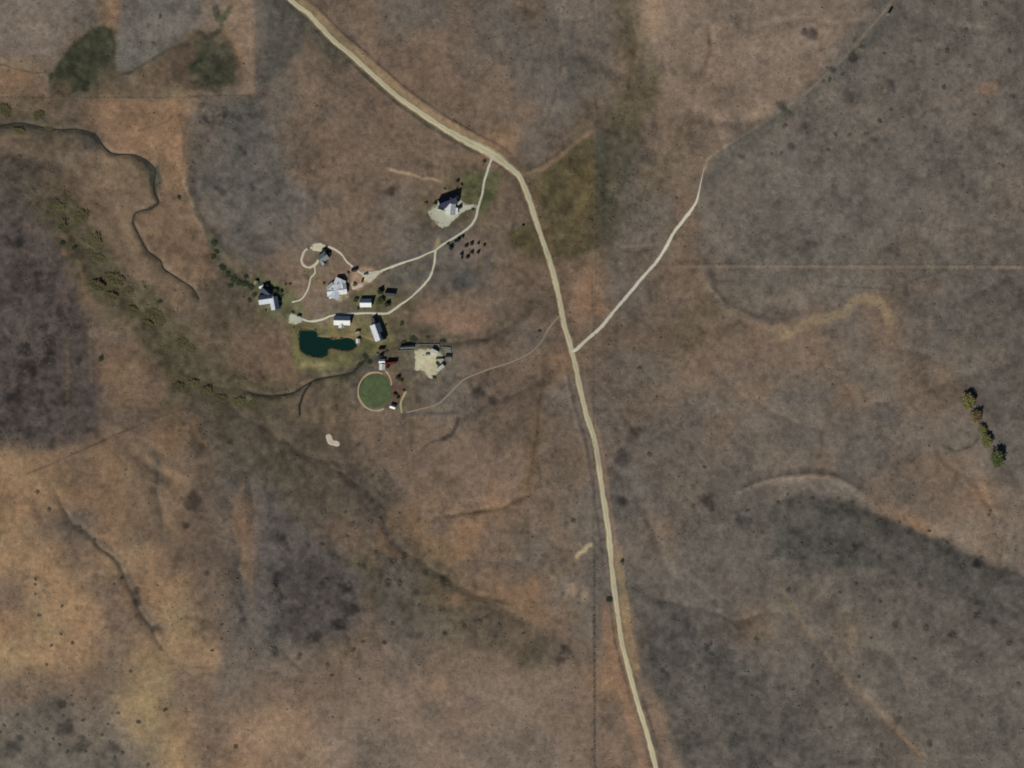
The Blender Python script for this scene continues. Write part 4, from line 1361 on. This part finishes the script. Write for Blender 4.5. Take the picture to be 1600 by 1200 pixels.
def pickup(px, py, rot, mat, label):
    o = thing('pickup_truck', px, py, label, 'truck', D(rot), ground_z(px, py) + .1)
    loft('body', [(-2.9, .9, .55, 1.15), (-2.7, .98, .4, 1.2), (-.5, 1.0, .4, 1.2), (1.2, 1.0, .4, 1.18), (2.5, .95, .42, 1.05), (2.8, .85, .5, .9)], mat, o)
    loft('cab', [(-.75, .92, 1.2, 1.3), (-.55, .9, 1.2, 1.92), (.75, .9, 1.2, 1.95), (1.35, .9, 1.18, 1.24)], mat, o)
    MB().poly([(1.36, -.78, 1.27), (1.36, .78, 1.27), (.82, .72, 1.9), (.82, -.72, 1.9)]).build('windscreen', M['glass'], o)
    for s in (-1, 1):
        MB().box((.1, s * .9, 1.58), (1.1, .05, .42)).build('side_window', M['glass'], o)
        MB().box((2.76, s * .62, .82), (.12, .3, .18)).build('headlight', M['trim'], o)
    MB().box((-1.7, 0, 1.215), (1.8, 1.6, .06)).build('cargo_bed', M['rubber'], o)
    for x in (-1.9, 1.8):
        for s in (-1, 1):
            add_wheel(o, x, s * .92)


pickup(572, 428.3, 3, M['car_teal'], 'teal grey pickup truck parked on the cream gravel by the lodge')
pickup(566.5, 438, 78, M['car_red'], 'dark red pickup truck parked at the lower corner of the lodge parking')


def trailer(px, py, rot, L, W, H, mat, label):
    o = thing('stock_trailer', px, py, label, 'trailer', D(rot), ground_z(px, py) + .1)
    loft('box', [(-L / 2, W / 2 * .96, .75, H), (-L / 2 + .2, W / 2, .7, H + .12), (L / 2 - .5, W / 2, .7, H + .12), (L / 2, W / 2 * .7, .8, H - .2)], mat, o)
    rf = MB()
    for i in range(int(L / 1.2)):
        rf.box((-L / 2 + .7 + i * 1.2, 0, H + .13), (.12, W * .9, .06))
    rf.build('roof_rib', M['steel'], o)
    MB().tube([(L / 2 - .2, 0, .75), (L / 2 + 1.3, 0, .6)], .09).build('hitch', M['steel'], o)
    MB().box((-L / 2 - .03, 0, 1.5), (.06, W * .8, 1.3)).build('door', M['steel'], o)
    for x in (-.6, .4):
        for s in (-1, 1):
            add_wheel(o, x, s * (W / 2 - .1))


trailer(679, 549.5, -26, 9.5, 4.6, 3.0, M['car_white'], 'white trailer tilted at the upper end of the straw yard')
trailer(688.5, 574.5, 38, 10.5, 4.6, 3.1, M['car_white'], 'white trailer angled at the lower right end of the straw yard')
trailer(687, 562, 2, 11, 2.0, 2.4, M['sagepaint'], 'long narrow pale green trailer between the two white trailers')
trailer(667.5, 555, 3, 5.4, 2.2, 2.2, M['sagepaint'], 'short pale trailer at the top of the straw yard')

panel = MB()
for z in (.3, .6, .9):
    panel.box((0, 0, z), (6.0, .34, .12))
panel_me = panel.mesh('rail_panel', M['rail'])
post_me = MB().box((0, 0, .1), (.3, .3, 2.0)).mesh('post', M['wood'])
thin_post_me = MB().box((0, 0, .3), (.17, .17, 2.2)).mesh('post', M['wood'])


def corral(pts, label):
    o = thing('corral_fence', *pts[0], label, 'fence')
    bx, by, bz = o.location
    for (a, b) in zip(pts[:-1], pts[1:]):
        ln = math.hypot(b[0] - a[0], b[1] - a[1]) * S
        n = max(1, round(ln / 6))
        ang = math.atan2(-(b[1] - a[1]), b[0] - a[0])
        for i in range(n):
            f = (i + .5) / n
            px, py = a[0] + (b[0] - a[0]) * f, a[1] + (b[1] - a[1]) * f
            part('rail_panel', panel_me, o, (X(px) - bx, Y(py) - by, ground_z(px, py) - bz), ang, (ln / n / 6, 1, 1))
            f = i / n
            px, py = a[0] + (b[0] - a[0]) * f, a[1] + (b[1] - a[1]) * f
            part('post', post_me, o, (X(px) - bx, Y(py) - by, ground_z(px, py) - bz))
    px, py = pts[-1]
    part('post', post_me, o, (X(px) - bx, Y(py) - by, ground_z(px, py) - bz))


corral([(640, 541), (653, 538), (672, 538), (686, 538), (688, 546)], 'grey rail corral fence along the top of the straw yard')
corral([(690, 542), (704, 543), (706, 558), (705, 572), (697, 582)], 'grey rail corral fence along the right side of the straw yard')
corral([(622, 548), (646, 547), (647, 575), (640, 583)], 'grey rail corral fence left of the straw yard')


def fence(pts, label, spacing=10):
    o = thing('wire_fence', *pts[0], label, 'fence')
    bx, by, bz = o.location
    p = spline(pts, spacing)
    z = hfun(p[:, 0], p[:, 1])
    for i in range(len(p)):
        part('post', thin_post_me, o, (X(p[i, 0]) - bx, Y(p[i, 1]) - by, float(z[i]) - bz), random.random() * .6)
    for hh in (.55, 1.1):
        MB().tube([(X(p[i, 0]) - bx, Y(p[i, 1]) - by, float(z[i]) + hh - bz) for i in range(len(p))], .03, n=3, caps=False).build('wire', M['steel'], o)
    return p


fl = [fence([(926, -30), (930, 120), (932, 260), (930, 420), (927, 620), (928, 860), (929, 1230)], 'long straight wire fence running top to bottom right of the main road'),
      fence([(-40, 152), (50, 153), (240, 153), (400, 150)], 'wire fence crossing below the dark green meadows at upper left'),
      fence([(1098, 414), (1300, 415), (1460, 415), (1640, 416)], 'wire fence beside the straight pale trail on the right')]

# ------------------------------------------------------------------ trees and shrubs
rng = np.random.RandomState(5)


def crown_mesh(name, mat, seed, clumps=60, leaves=16, shape='round', leaf=0.16):
    """unit crown: radius 1, height about 1; many small leaf faces gathered in clumps"""
    r = np.random.RandomState(seed)
    V, F = [], []
    lob = r.uniform(0, 6.28, 4)
    for c in range(clumps):
        if shape == 'cone':
            z = r.uniform(0, 1) ** 1.25
            rad = (1 - z) ** .8 * .95 * r.uniform(.55, 1)
            th = r.uniform(0, 6.28)
            cx, cy, cz = rad * math.cos(th), rad * math.sin(th), z * 1.9
            cs = .26 * (1.15 - z)
        elif shape == 'thicket':
            th = r.uniform(0, 6.28)
            rad = math.sqrt(r.uniform(0, 1)) * (.82 + .2 * math.sin(2 * th + lob[0]) + .12 * math.sin(5 * th + lob[1]))
            cx, cy, cz = rad * math.cos(th), rad * math.sin(th), r.uniform(.12, .55) * (1 - .5 * rad)
            cs = .2
        else:
            d = r.normal(size=3)
            d /= np.linalg.norm(d)
            th = math.atan2(d[1], d[0])
            k = r.uniform(.45, 1) ** .5 * (.84 + .14 * math.sin(3 * th + lob[0]) + .1 * math.sin(5 * th + lob[1]))
            cx, cy, cz = d[0] * k * .86, d[1] * k * .86, .75 + d[2] * k * .62
            cs = .24
        for l in range(leaves):
            o = r.normal(size=3) * cs * np.array([.62, .62, .5])
            n = r.normal(size=3) + np.array([0, 0, 2.2 if shape == 'thicket' else 1.0])
            n /= np.linalg.norm(n)
            u = np.cross(n, r.normal(size=3))
            u /= np.linalg.norm(u) + 1e-9
            v = np.cross(n, u)
            s = leaf * r.uniform(.6, 1.3)
            p = np.array([cx, cy, max(cz, .06)]) + o
            p[2] = max(p[2], .03)
            k0 = len(V)
            V += [tuple(p + u * s), tuple(p + v * s * .6), tuple(p - u * s), tuple(p - v * s * .6)]
            F.append((k0, k0 + 1, k0 + 2, k0 + 3))
    mb = MB()
    mb.v, mb.f = V, F
    return mb.mesh(name, mat)


def trunk_mesh(seed, multi=False):
    r = random.Random(seed)
    mb = MB()
    if multi:
        for k in range(6):
            a = r.uniform(0, 6.28)
            mb.tube([(0, 0, -.1), (.25 * math.cos(a), .25 * math.sin(a), .15), (.55 * math.cos(a), .55 * math.sin(a), .4)], .03, .012, 5)
    else:
        mb.tube([(0, 0, -.15), (.02, .01, .3), (0, .03, .75)], .1, .05, 7)
        for k in range(5):
            a = k * 1.26 + r.uniform(0, .5)
            z = r.uniform(.35, .7)
            mb.tube([(0, 0, z), (.35 * math.cos(a), .35 * math.sin(a), z + .2), (.6 * math.cos(a), .6 * math.sin(a), z + .3)], .045, .012, 5)
    return mb.mesh('trunk', M['bark'])


TR = [trunk_mesh(i) for i in range(3)]
TRM = [trunk_mesh(i, True) for i in range(3)]
CR = {}
for key, mat, shape, cl, lv, lf in (('dark', 'leaf_dark', 'cone', 70, 14, .13), ('green', 'leaf_green', 'round', 80, 15, .13), ('olive', 'leaf_olive', 'round', 90, 16, .12),
                                    ('brown', 'leaf_brown', 'round', 75, 15, .12), ('willow', 'leaf_willow', 'thicket', 90, 14, .09), ('sage', 'leaf_sage', 'thicket', 34, 10, .13),
                                    ('greenbush', 'leaf_bush', 'thicket', 60, 12, .11)):
    CR[key] = [crown_mesh('crown', M[mat], 400 + 10 * len(CR) + i, cl, lv, shape, lf) for i in range(3)]


def tree(px, py, r, label, kind='green', hk=None, group=None, name='tree', squash=None, cat='tree'):
    """r: crown radius in metres"""
    o = thing(name, px, py, label, cat, random.uniform(0, 6.28), group=group)
    multi = kind in ('willow', 'greenbush')
    hk = (hk or (0.9 if not multi else 0.75)) * .62
    sx, sy = squash or (random.uniform(.9, 1.1), random.uniform(.9, 1.1))
    if squash:
        o.rotation_euler = (0, 0, 0)
    i = random.randrange(3)
    part('crown', CR[kind][i], o, (0, 0, 0), 0, (r * sx, r * sy, r * hk))
    part('trunk', (TRM if multi else TR)[random.randrange(3)], o, (0, 0, 0), 0, (r, r, r * hk))
    return o


ORD = 'first second third fourth fifth sixth seventh eighth ninth tenth eleventh twelfth thirteenth fourteenth fifteenth'.split()
# the five broad trees standing in a line on the right
for px, py, rx, ry, kd, lb in ((1511, 626, 8.2, 11.2, 'olive', 'olive broad tree, topmost of the line on the right slope'),
                               (1523, 651, 7.4, 9.6, 'brown', 'brownish thin crowned tree, second from the top of the line on the right slope'),
                               (1533, 671, 5.6, 6.6, 'olive', 'smallest olive tree in the middle of the line on the right slope'),
                               (1540, 688, 7.4, 9.8, 'olive', 'yellowish olive tree, fourth of the line on the right slope'),
                               (1556, 715, 9.2, 12.6, 'green', 'largest green tree, lowest of the line on the right slope')):
    tree(px, py, rx, lb, kd, .78, 'trees in a line on the right slope', squash=(1, ry / rx))
tree(1520.5, 629, 2.6, 'small dark bush touching the topmost tree of the right hand line', 'greenbush', name='bush', cat='bush')
# evergreens below the upper drive
ORCH = [(723, 370, 2.6), (716.5, 374.5, 3.2), (712, 377, 2.0), (704.5, 387, 3.6), (700, 381, 2.0), (728.5, 384.5, 2.8), (737, 381, 2.8), (747.5, 380, 2.2),
        (757, 383, 2.0), (721.5, 397, 2.6), (737.5, 394.5, 2.5), (747, 394.5, 2.6), (730.5, 402, 2.9), (722, 403, 1.8)]
for k, (px, py, r) in enumerate(sorted(ORCH)):
    tree(px, py, r * .95, 'small dark evergreen, %s from the left in the clump below the upper driveway' % ORD[k], 'dark', 1.0, 'dark evergreens below the upper driveway', 'evergreen_tree')
# trees round the buildings
TL = [(594.5, 455, 4.6, 'dark', 'dark evergreen left of the slate roofed shed', 'evergreen_tree'),
      (605.5, 475, 4.2, 'dark', 'dark evergreen close above the bend of the lower driveway', 'evergreen_tree'),
      (595, 470, 5.0, 'green', 'green tree between the small white cabin and the dark evergreen', 'tree'),
      (556, 469, 3.4, 'green', 'small green tree at the upper left corner of the small white cabin', 'tree'),
      (560, 481, 2.4, 'greenbush', 'low green bush at the left end of the small white cabin', 'bush'),
      (507.5, 391.5, 4.0, 'dark', 'dark tree close north of the small grey roofed house', 'evergreen_tree'),
      (514.5, 396, 3.0, 'dark', 'dark tree at the right corner of the small grey roofed house', 'evergreen_tree'),
      (483, 388, 2.0, 'greenbush', 'green bush inside the top of the turning loop', 'bush'),
      (417.5, 446.5, 4.0, 'dark', 'dark evergreen standing north of the western house', 'evergreen_tree'),
      (430, 455, 4.0, 'green', 'green tree right behind the western house', 'tree'),
      (438.5, 457, 3.0, 'green', 'green tree a little east of the western house', 'tree'),
      (436.5, 470, 3.4, 'dark', 'dark tree at the east wall of the western house', 'evergreen_tree'),
      (445.5, 445, 2.0, 'brown', 'left one of two small brown trees above the western house', 'tree'),
      (452.3, 445, 2.0, 'brown', 'right one of two small brown trees above the western house', 'tree'),
      (415.5, 484, 1.8, 'greenbush', 'tiny green bush below the western house', 'bush'),
      (440, 462, 2.6, 'greenbush', 'green bush on the lawn east of the western house', 'bush'),
      (457, 487, 2.4, 'greenbush', 'green bush above the pad of the lower driveway', 'bush'),
      (554, 445.2, 2.6, 'brown', 'small brown tree enclosed by the pale patio', 'tree'),
      (545, 425.5, 1.8, 'greenbush', 'green bush left of the brown roofed shed', 'bush'),
      (506, 443.5, 1.9, 'brown', 'small brown tree left of the lodge', 'tree'),
      (719, 323.5, 3.0, 'dark', 'dark tree at the lower right corner of the shade-navy roofed house', 'evergreen_tree'),
      (716, 313.5, 2.4, 'dark', 'dark tree at the upper right corner of the shade-navy roofed house', 'evergreen_tree'),
      (680.5, 317.5, 2.8, 'dark', 'dark tree at the left corner of the shade-navy roofed house', 'evergreen_tree'),
      (665, 319, 2.4, 'brown', 'small brown tree on the left edge of the sage gravel yard', 'tree'),
      (695.5, 295, 1.8, 'greenbush', 'small dark bush above the shade-navy roofed house', 'bush'),
      (715, 283, 2.3, 'dark', 'dark tree on the upper edge of the lawn above the shade-navy roofed house', 'evergreen_tree'),
      (720.5, 290.5, 2.3, 'brown', 'small brown tree on the lawn above the shade-navy roofed house', 'tree'),
      (739, 326.5, 2.2, 'greenbush', 'dark bush in the angle of the driveway and the sage yard', 'bush'),
      (757, 252, 2.6, 'greenbush', 'dark bush left of the driveway mouth', 'bush'),
      (595.5, 557, 3.6, 'dark', 'dark evergreen between the teal tank and the white sheds', 'evergreen_tree'),
      (622, 590, 3.4, 'dark', 'dark tree at the upper right of the brown plot beside the round lawn', 'evergreen_tree'),
      (626, 596, 3.0, 'brown', 'brown tree on the right edge of the plot beside the round lawn', 'tree'),
      (616, 618, 3.4, 'brown', 'brown tree at the lower end of the plot beside the round lawn', 'tree'),
      (630, 611, 2.2, 'brown', 'small brown tree at the top of the path east of the lawn', 'tree'),
      (622, 621, 2.2, 'dark', 'small dark tree above the tiny white shed by the lawn', 'evergreen_tree'),
      (684, 567, 2.8, 'greenbush', 'dark bush between the pale green trailer and the lower white trailer', 'bush'),
      (678.5, 589, 2.6, 'greenbush', 'dark bush at the bottom tip of the straw yard', 'bush'),
      (668, 526, 2.2, 'greenbush', 'dark bush alone above the corrals', 'bush'),
      (816.5, 354, 2.4, 'brown', 'lone dark tree in the grass left of the main road', 'tree'),
      (843, 517, 2.4, 'greenbush', 'dark bush beside the start of the earth track', 'bush'),
      (952, 936, 4.4, 'greenbush', 'dark bush touching the left side of the main road', 'bush'),
      (972, 876, 2.6, 'greenbush', 'dark bush touching the right side of the main road', 'bush')]
for px, py, r, kd, lb, nm in TL:
    tree(px, py, r, lb, kd, {'dark': 1.0, 'green': 1.0, 'brown': 1.0}.get(kd, .8), name=nm, cat='bush' if nm == 'bush' else 'tree')
# willow thickets along the damp valley on the left
WL = [(7, 172, 9, 13), (92, 325, 9, 9), (86, 316, 6, 6), (97, 352, 7, 9), (125, 338, 12, 12), (148, 376, 11, 12), (153, 403, 10, 9), (138, 395, 7, 8), (150, 446, 12, 11),
      (178, 436, 15, 13), (197, 455, 10, 9), (172, 462, 10, 8), (240, 490, 13, 14), (228, 506, 9, 9), (250, 500, 9, 12), (205, 484, 9, 8), (285, 536, 9, 9), (298, 545, 7, 7),
      (262, 545, 8, 8), (275, 606, 10, 10), (300, 600, 9, 8), (322, 612, 10, 8), (345, 622, 9, 7), (372, 628, 9, 8), (395, 632, 8, 7), (60, 180, 8, 9), (75, 200, 6, 5), (30, 205, 9, 7)]
VO = {i: k for k, i in enumerate(sorted(range(1, 16), key=lambda i: WL[i][1]))}
BO = {i: k for k, i in enumerate(sorted(range(16, 25), key=lambda i: WL[i][0]))}
for i, (px, py, a, b) in enumerate(WL):
    lb = 'olive grey willow thicket, %s from the top in the valley left of the creek' % ORD[VO.get(i, 0)]
    if i == 0:
        lb = 'big olive willow thicket cut by the left picture edge below the fence'
    elif i in (25, 26, 27):
        lb = 'olive willow thicket, %s of three beside the creek at the upper left edge' % ('middle', 'right hand one', 'left hand one')[i - 25]
    elif i >= 16:
        lb = 'olive grey willow thicket, %s from the left in the damp bottom west of the pond' % ORD[BO[i]]
    tree(px, py, a * S, lb, 'willow', .5, 'willow thickets along the valley', 'willow_thicket', squash=(1, b / a), cat='thicket')
GB = [(335, 380, 5.5), (340, 393, 5), (334, 401, 4.5), (348, 418, 6), (356, 428, 5.5), (365, 436, 6), (374, 441, 5), (383, 443, 6), (392, 448, 5.5), (360, 446, 4.5), (385, 432, 4), (398, 460, 4.5), (390, 468, 4)]
for k, (px, py, r) in enumerate(sorted(GB, key=lambda q: q[1])):
    tree(px, py, r * S, 'dark green bush, %s from the top of the row leading to the western house' % ORD[k], 'greenbush', .8, 'green bushes above the western house', 'bush', cat='bush')
GT = [(250, 471, 4, 'lone dark green bush above the willow thickets in the valley'), (96, 354, 5, 'dark green bush among the willows at the edge of the purple scrub'),
      (115, 388, 4, 'small dark green bush beside the orange bare patches'), (98, 380, 4, 'dark bush between two orange bare patches'), (280, 308, 3.5, 'lone dark bush right of the creek'),
      (158, 560, 5, 'dark bush on the lower right edge of the purple scrub'), (225, 508, 4.5, 'dark bush at the lower end of the willow thickets'),
      (562, 570, 5, 'dark green bush on the creek bank below the pond arm'), (571, 557, 5, 'dark green bush between the pond arm and the teal tank'),
      (578, 566, 4, 'dark green bush left of the upper white shed'), (604, 548, 4, 'dark green bush right of the maroon shed'), (630, 535, 5, 'dark green bush above the long narrow shed'),
      (645, 528, 6, 'broad dark green bush in the hollow above the corrals'), (693, 532, 5, 'dark green bush at the upper right of the corrals'), (628, 505, 4, 'dark bush below the bend of the lower driveway')]
for px, py, r, lb in GT:
    tree(px, py, r * S, lb, 'greenbush', .8, name='bush', cat='bush')
# single sagebrush clumps that show as dark dots
DOTS = {
    'dark sagebrush clump dotting the tan slope at lower left': P4(0, 900, 4, [(230, 15), (230, 50), (230, 110), (255, 240), (390, 360), (460, 415), (330, 430), (300, 550), (395, 185), (760, 20), (720, 50), (970, 320), (825, 590), (875, 905), (525, 895), (745, 850), (640, 990), (430, 970), (400, 870), (540, 1090), (430, 1090), (1475, 1060), (1040, 830), (1330, 460), (1390, 300), (1390, 390), (340, 1010), (225, 970), (410, 810), (460, 800), (35, 930), (10, 970), (770, 1100), (925, 1180), (590, 825), (120, 860), (300, 950), (680, 920), (380, 1050), (520, 1060), (610, 1110), (720, 1130)]) + P4(0, 600, 4, [(315, 785), (240, 670), (500, 900), (600, 970)]),
    'dark sagebrush clump in the purple brown scrub at bottom centre left': P4(400, 900, 4, [(140, 165), (435, 25), (580, 50), (835, 30), (905, 45), (1020, 180), (540, 300), (350, 390), (280, 490), (450, 550), (470, 620), (650, 640), (855, 295), (1180, 360), (1300, 315), (1390, 285), (1430, 260), (1515, 320), (1495, 380), (1195, 40), (610, 460), (120, 450), (670, 410), (800, 415), (380, 200), (500, 130), (600, 240), (300, 300), (110, 60), (100, 110)]) + P4(400, 600, 4, [(425, 800), (720, 855), (930, 1065), (860, 1100), (750, 1055), (610, 870), (570, 950), (650, 790), (725, 575), (480, 490), (75, 830), (780, 790), (770, 850), (560, 800), (500, 1080), (640, 1130), (410, 1000)]),
    'dark sagebrush clump on the grey slope at upper right': P4(1200, 0, 4, [(940, 265), (1110, 320), (1050, 410), (910, 360), (1200, 570), (1365, 650), (415, 845), (705, 560), (460, 470), (240, 690), (530, 260), (580, 300), (130, 710), (100, 790), (240, 840), (80, 960), (970, 800), (690, 760), (760, 690), (1350, 35), (1230, 190), (1090, 550), (1415, 845), (880, 395), (340, 510), (380, 500), (500, 850), (610, 840), (20, 965), (370, 940), (1460, 1040), (1250, 420), (1500, 330), (1280, 720), (720, 340)]),
    'dark sagebrush clump on the grey hill at lower right': P4(1200, 600, 4, [(690, 860), (815, 860), (1000, 915), (520, 740), (270, 720), (190, 745), (60, 740), (120, 690), (380, 1010), (1110, 990), (1320, 1080), (520, 1025), (1210, 1130), (360, 780), (430, 720), (950, 1040)]) + P4(1200, 900, 4, [(945, 60), (690, 155), (1310, 240), (1420, 290), (1150, 360), (1500, 410), (790, 310), (980, 310), (635, 380), (1295, 530), (1100, 855), (820, 880), (1330, 870), (1010, 1050), (610, 890), (350, 790), (300, 660), (150, 700), (560, 620), (270, 560), (120, 85), (480, 800), (390, 940), (910, 515), (1560, 670), (540, 50), (700, 1050), (1020, 380), (1280, 260), (440, 100)]),
    'dark sagebrush clump on the brown flat right of the main road': P4(800, 600, 4, [(690, 1120), (1200, 520), (1240, 750), (1470, 790), (860, 440)]) + P4(800, 900, 4, [(960, 560), (1240, 420), (1520, 390), (1110, 900), (1130, 980), (1200, 690), (1100, 1010)]) + P4(1200, 600, 4, [(600, 108), (1380, 790), (1370, 820)]) + P4(800, 300, 4, [(760, 985), (800, 1100)]),
    'dark sagebrush clump on the grey knoll at upper left': P4(0, 0, 4, [(1260, 660), (1400, 680), (1500, 735), (1370, 725), (1000, 105), (960, 270), (1250, 770), (1300, 780), (1190, 1050), (1250, 920)]),
    'dark sagebrush clump in the purple scrub at the left edge': P4(0, 300, 4, [(130, 980), (300, 930), (160, 1120), (270, 980), (180, 1000), (560, 850), (100, 1130), (320, 1070), (230, 1050), (60, 940), (380, 1170)]) + P4(0, 0, 4, [(160, 1055), (240, 1170), (120, 980)]),
}
DOTS['dark sagebrush clump between the lower left slope and the main road'] = P4(800, 600, 4, [(380, 850)]) + P4(800, 900, 4, [(70, 355), (300, 480)])
for lb, pts in DOTS.items():
    for px, py in pts:
        o = bpy.data.objects.new('sagebrush', CR['sage'][random.randrange(3)])
        col.objects.link(o)
        r = random.uniform(1.8, 3.5)
        o.location = (X(px), Y(py), ground_z(px, py) - .05)
        o.rotation_euler = (0, 0, random.uniform(0, 6.28))
        o.scale = (r * random.uniform(.85, 1.2), r * random.uniform(.85, 1.2), r * random.uniform(.35, .5))
        tag(o, lb, 'shrub', lb.replace('dark sagebrush clump', 'sagebrush clumps').replace('dotting', 'on'))


# ------------------------------------------------------------------ low scrub and grass tufts nobody could count
def tufts(name, px, py, rad, hgt, colr, label):
    n = len(px)
    K = 6
    base = np.stack([X(px), Y(py), hfun(px, py)], 1)
    th = np.linspace(0, 2 * np.pi, K, endpoint=False)[None, :] + rng.uniform(0, 6.28, (n, 1))
    rr = rad[:, None] * rng.uniform(.6, 1.25, (n, K))
    ring = np.stack([base[:, :1] + rr * np.cos(th), base[:, 1:2] + rr * np.sin(th), np.repeat(base[:, 2:], K, 1) - .06], -1)
    top = base + np.stack([rng.uniform(-.35, .35, n) * rad, rng.uniform(-.35, .35, n) * rad, hgt], 1)
    mid = ring * .55 + top[:, None, :] * .45
    mid[:, :, 2] += hgt[:, None] * rng.uniform(.1, .4, (n, K))
    V = np.concatenate([ring, mid, top[:, None, :]], 1)         # n x 13 x 3
    nv = 2 * K + 1
    tri = []
    for j in range(K):
        k = (j + 1) % K
        tri += [(j, k, K + k), (j, K + k, K + j), (K + j, K + k, 2 * K)]
    tri = np.array(tri)
    F = (np.arange(n)[:, None, None] * nv + tri[None]).reshape(-1, 3)
    m = bpy.data.meshes.new(name)
    m.vertices.add(n * nv)
    m.vertices.foreach_set('co', V.astype(np.float32).ravel())
    m.loops.add(F.size)
    m.loops.foreach_set('vertex_index', F.astype(np.int32).ravel())
    m.polygons.add(len(F))
    m.polygons.foreach_set('loop_start', np.arange(0, F.size, 3, dtype=np.int32))
    at = m.attributes.new('cover', 'FLOAT_COLOR', 'POINT')
    cc = np.repeat(colr[:, None, :], nv, 1).reshape(-1, 3)
    at.data.foreach_set('color', np.concatenate([cc, np.ones((len(cc), 1))], 1).astype(np.float32).ravel())
    m.materials.append(M['ground'])
    m.update()
    m.validate()
    o = bpy.data.objects.new(name, m)
    col.objects.link(o)
    tag(o, label, kind='stuff')


def free_of_roads(px, py):
    ok = np.ones(len(px), bool)
    for pts, wd in ((MAIN_ROAD, 7), (SIDE_ROAD, 5), (DRIVE, 5), (LOWER_DRIVE, 5), (LOOP, 5), (LOOP_DRIVE, 5), (FOOTPATH, 3), (LOWER_TRACK, 3)):
        d, _ = seg_dist(px, py, pts)
        ok &= d > wd
    ok &= poly_sd(px, py, POND) > 3
    ok &= np.hypot((px - LAWN_C[0]) / LAWN_R[0], (py - LAWN_C[1]) / LAWN_R[1]) > 1.25
    inside = (px > 385) & (px < 760) & (py > 285) & (py < 600)
    ok &= ~inside | (rng.rand(len(px)) < .35)
    return ok


N = 52000
tx, ty = rng.uniform(-60, 1660, N), rng.uniform(-60, 1260, N)
gxi = np.clip(np.searchsorted(gx, tx), 0, nx - 1)
gyi = np.clip(np.searchsorted(gy, ty), 0, ny - 1)
ca_ = galb[gyi * nx + gxi]
lum = ca_.mean(1)
dens = np.clip(1.25 - lum / 0.26, .18, 1) * np.clip(.55 + 1.1 * fbm(tx, ty, 55, 151, 3), .05, 1)
keep = (rng.rand(N) < dens) & free_of_roads(tx, ty)
tx, ty, ca_ = tx[keep], ty[keep], ca_[keep]
n = len(tx)
rad = rng.uniform(.5, 1.25, n) * (1 + .5 * (rng.rand(n) < .1))
tint = ca_ * rng.uniform(.62, 1.0, (n, 1)) * np.array([.97, 1.0, 1.0])
tufts('sagebrush_scrub', tx, ty, rad, rad * rng.uniform(.25, .5, n), tint, 'low grey brown sagebrush and bunch grass covering the rangeland')
# weeds along the fence lines
wx_, wy_ = [], []
for p, prob in ((fl[0], 3), (fl[1], 2)):
    for a in p:
        for k in range(random.choice((0, 2, 3, 5, 6)) if a[1] > 870 else (1 if random.random() < .4 else 0)):
            wx_.append(a[0] + random.gauss(0, 1.0)); wy_.append(a[1] + random.gauss(0, 2.4))
wx_, wy_ = np.array(wx_), np.array(wy_)
rw = rng.uniform(.5, 1.1, len(wx_))
tufts('fence_weeds', wx_, wy_, rw, rw * .5, np.tile(alb((74, 67, 58)), (len(wx_), 1)) * rng.uniform(.7, 1.2, (len(wx_), 1)), 'dark weeds growing along the fence posts')

#print('INTENT', gc[(fx > 0) & (fx < 1600) & (fy > 0) & (fy < 1200)].mean(0))
# reeds and sedge on the pond rim
pr = np.array(POND)
kk = rng.randint(0, len(pr), 700)
tt_ = rng.rand(700)[:, None]
pq = pr[kk] * (1 - tt_) + pr[(kk + 1) % len(pr)] * tt_ + rng.normal(0, 1.0, (700, 2))
dd = poly_sd(pq[:, 0], pq[:, 1], POND)
pq = pq[(dd > -1.6) & (fbm(pq[:, 0], pq[:, 1], 12, 411, 2) > -.15)]
rw = rng.uniform(.4, 1.1, len(pq))
tufts('pond_reeds', pq[:, 0], pq[:, 1], rw, rw * .9, np.tile(alb((70, 70, 46)), (len(pq), 1)) * rng.uniform(.6, 1.35, (len(pq), 1)), 'olive sedge and reeds fringing the pond')
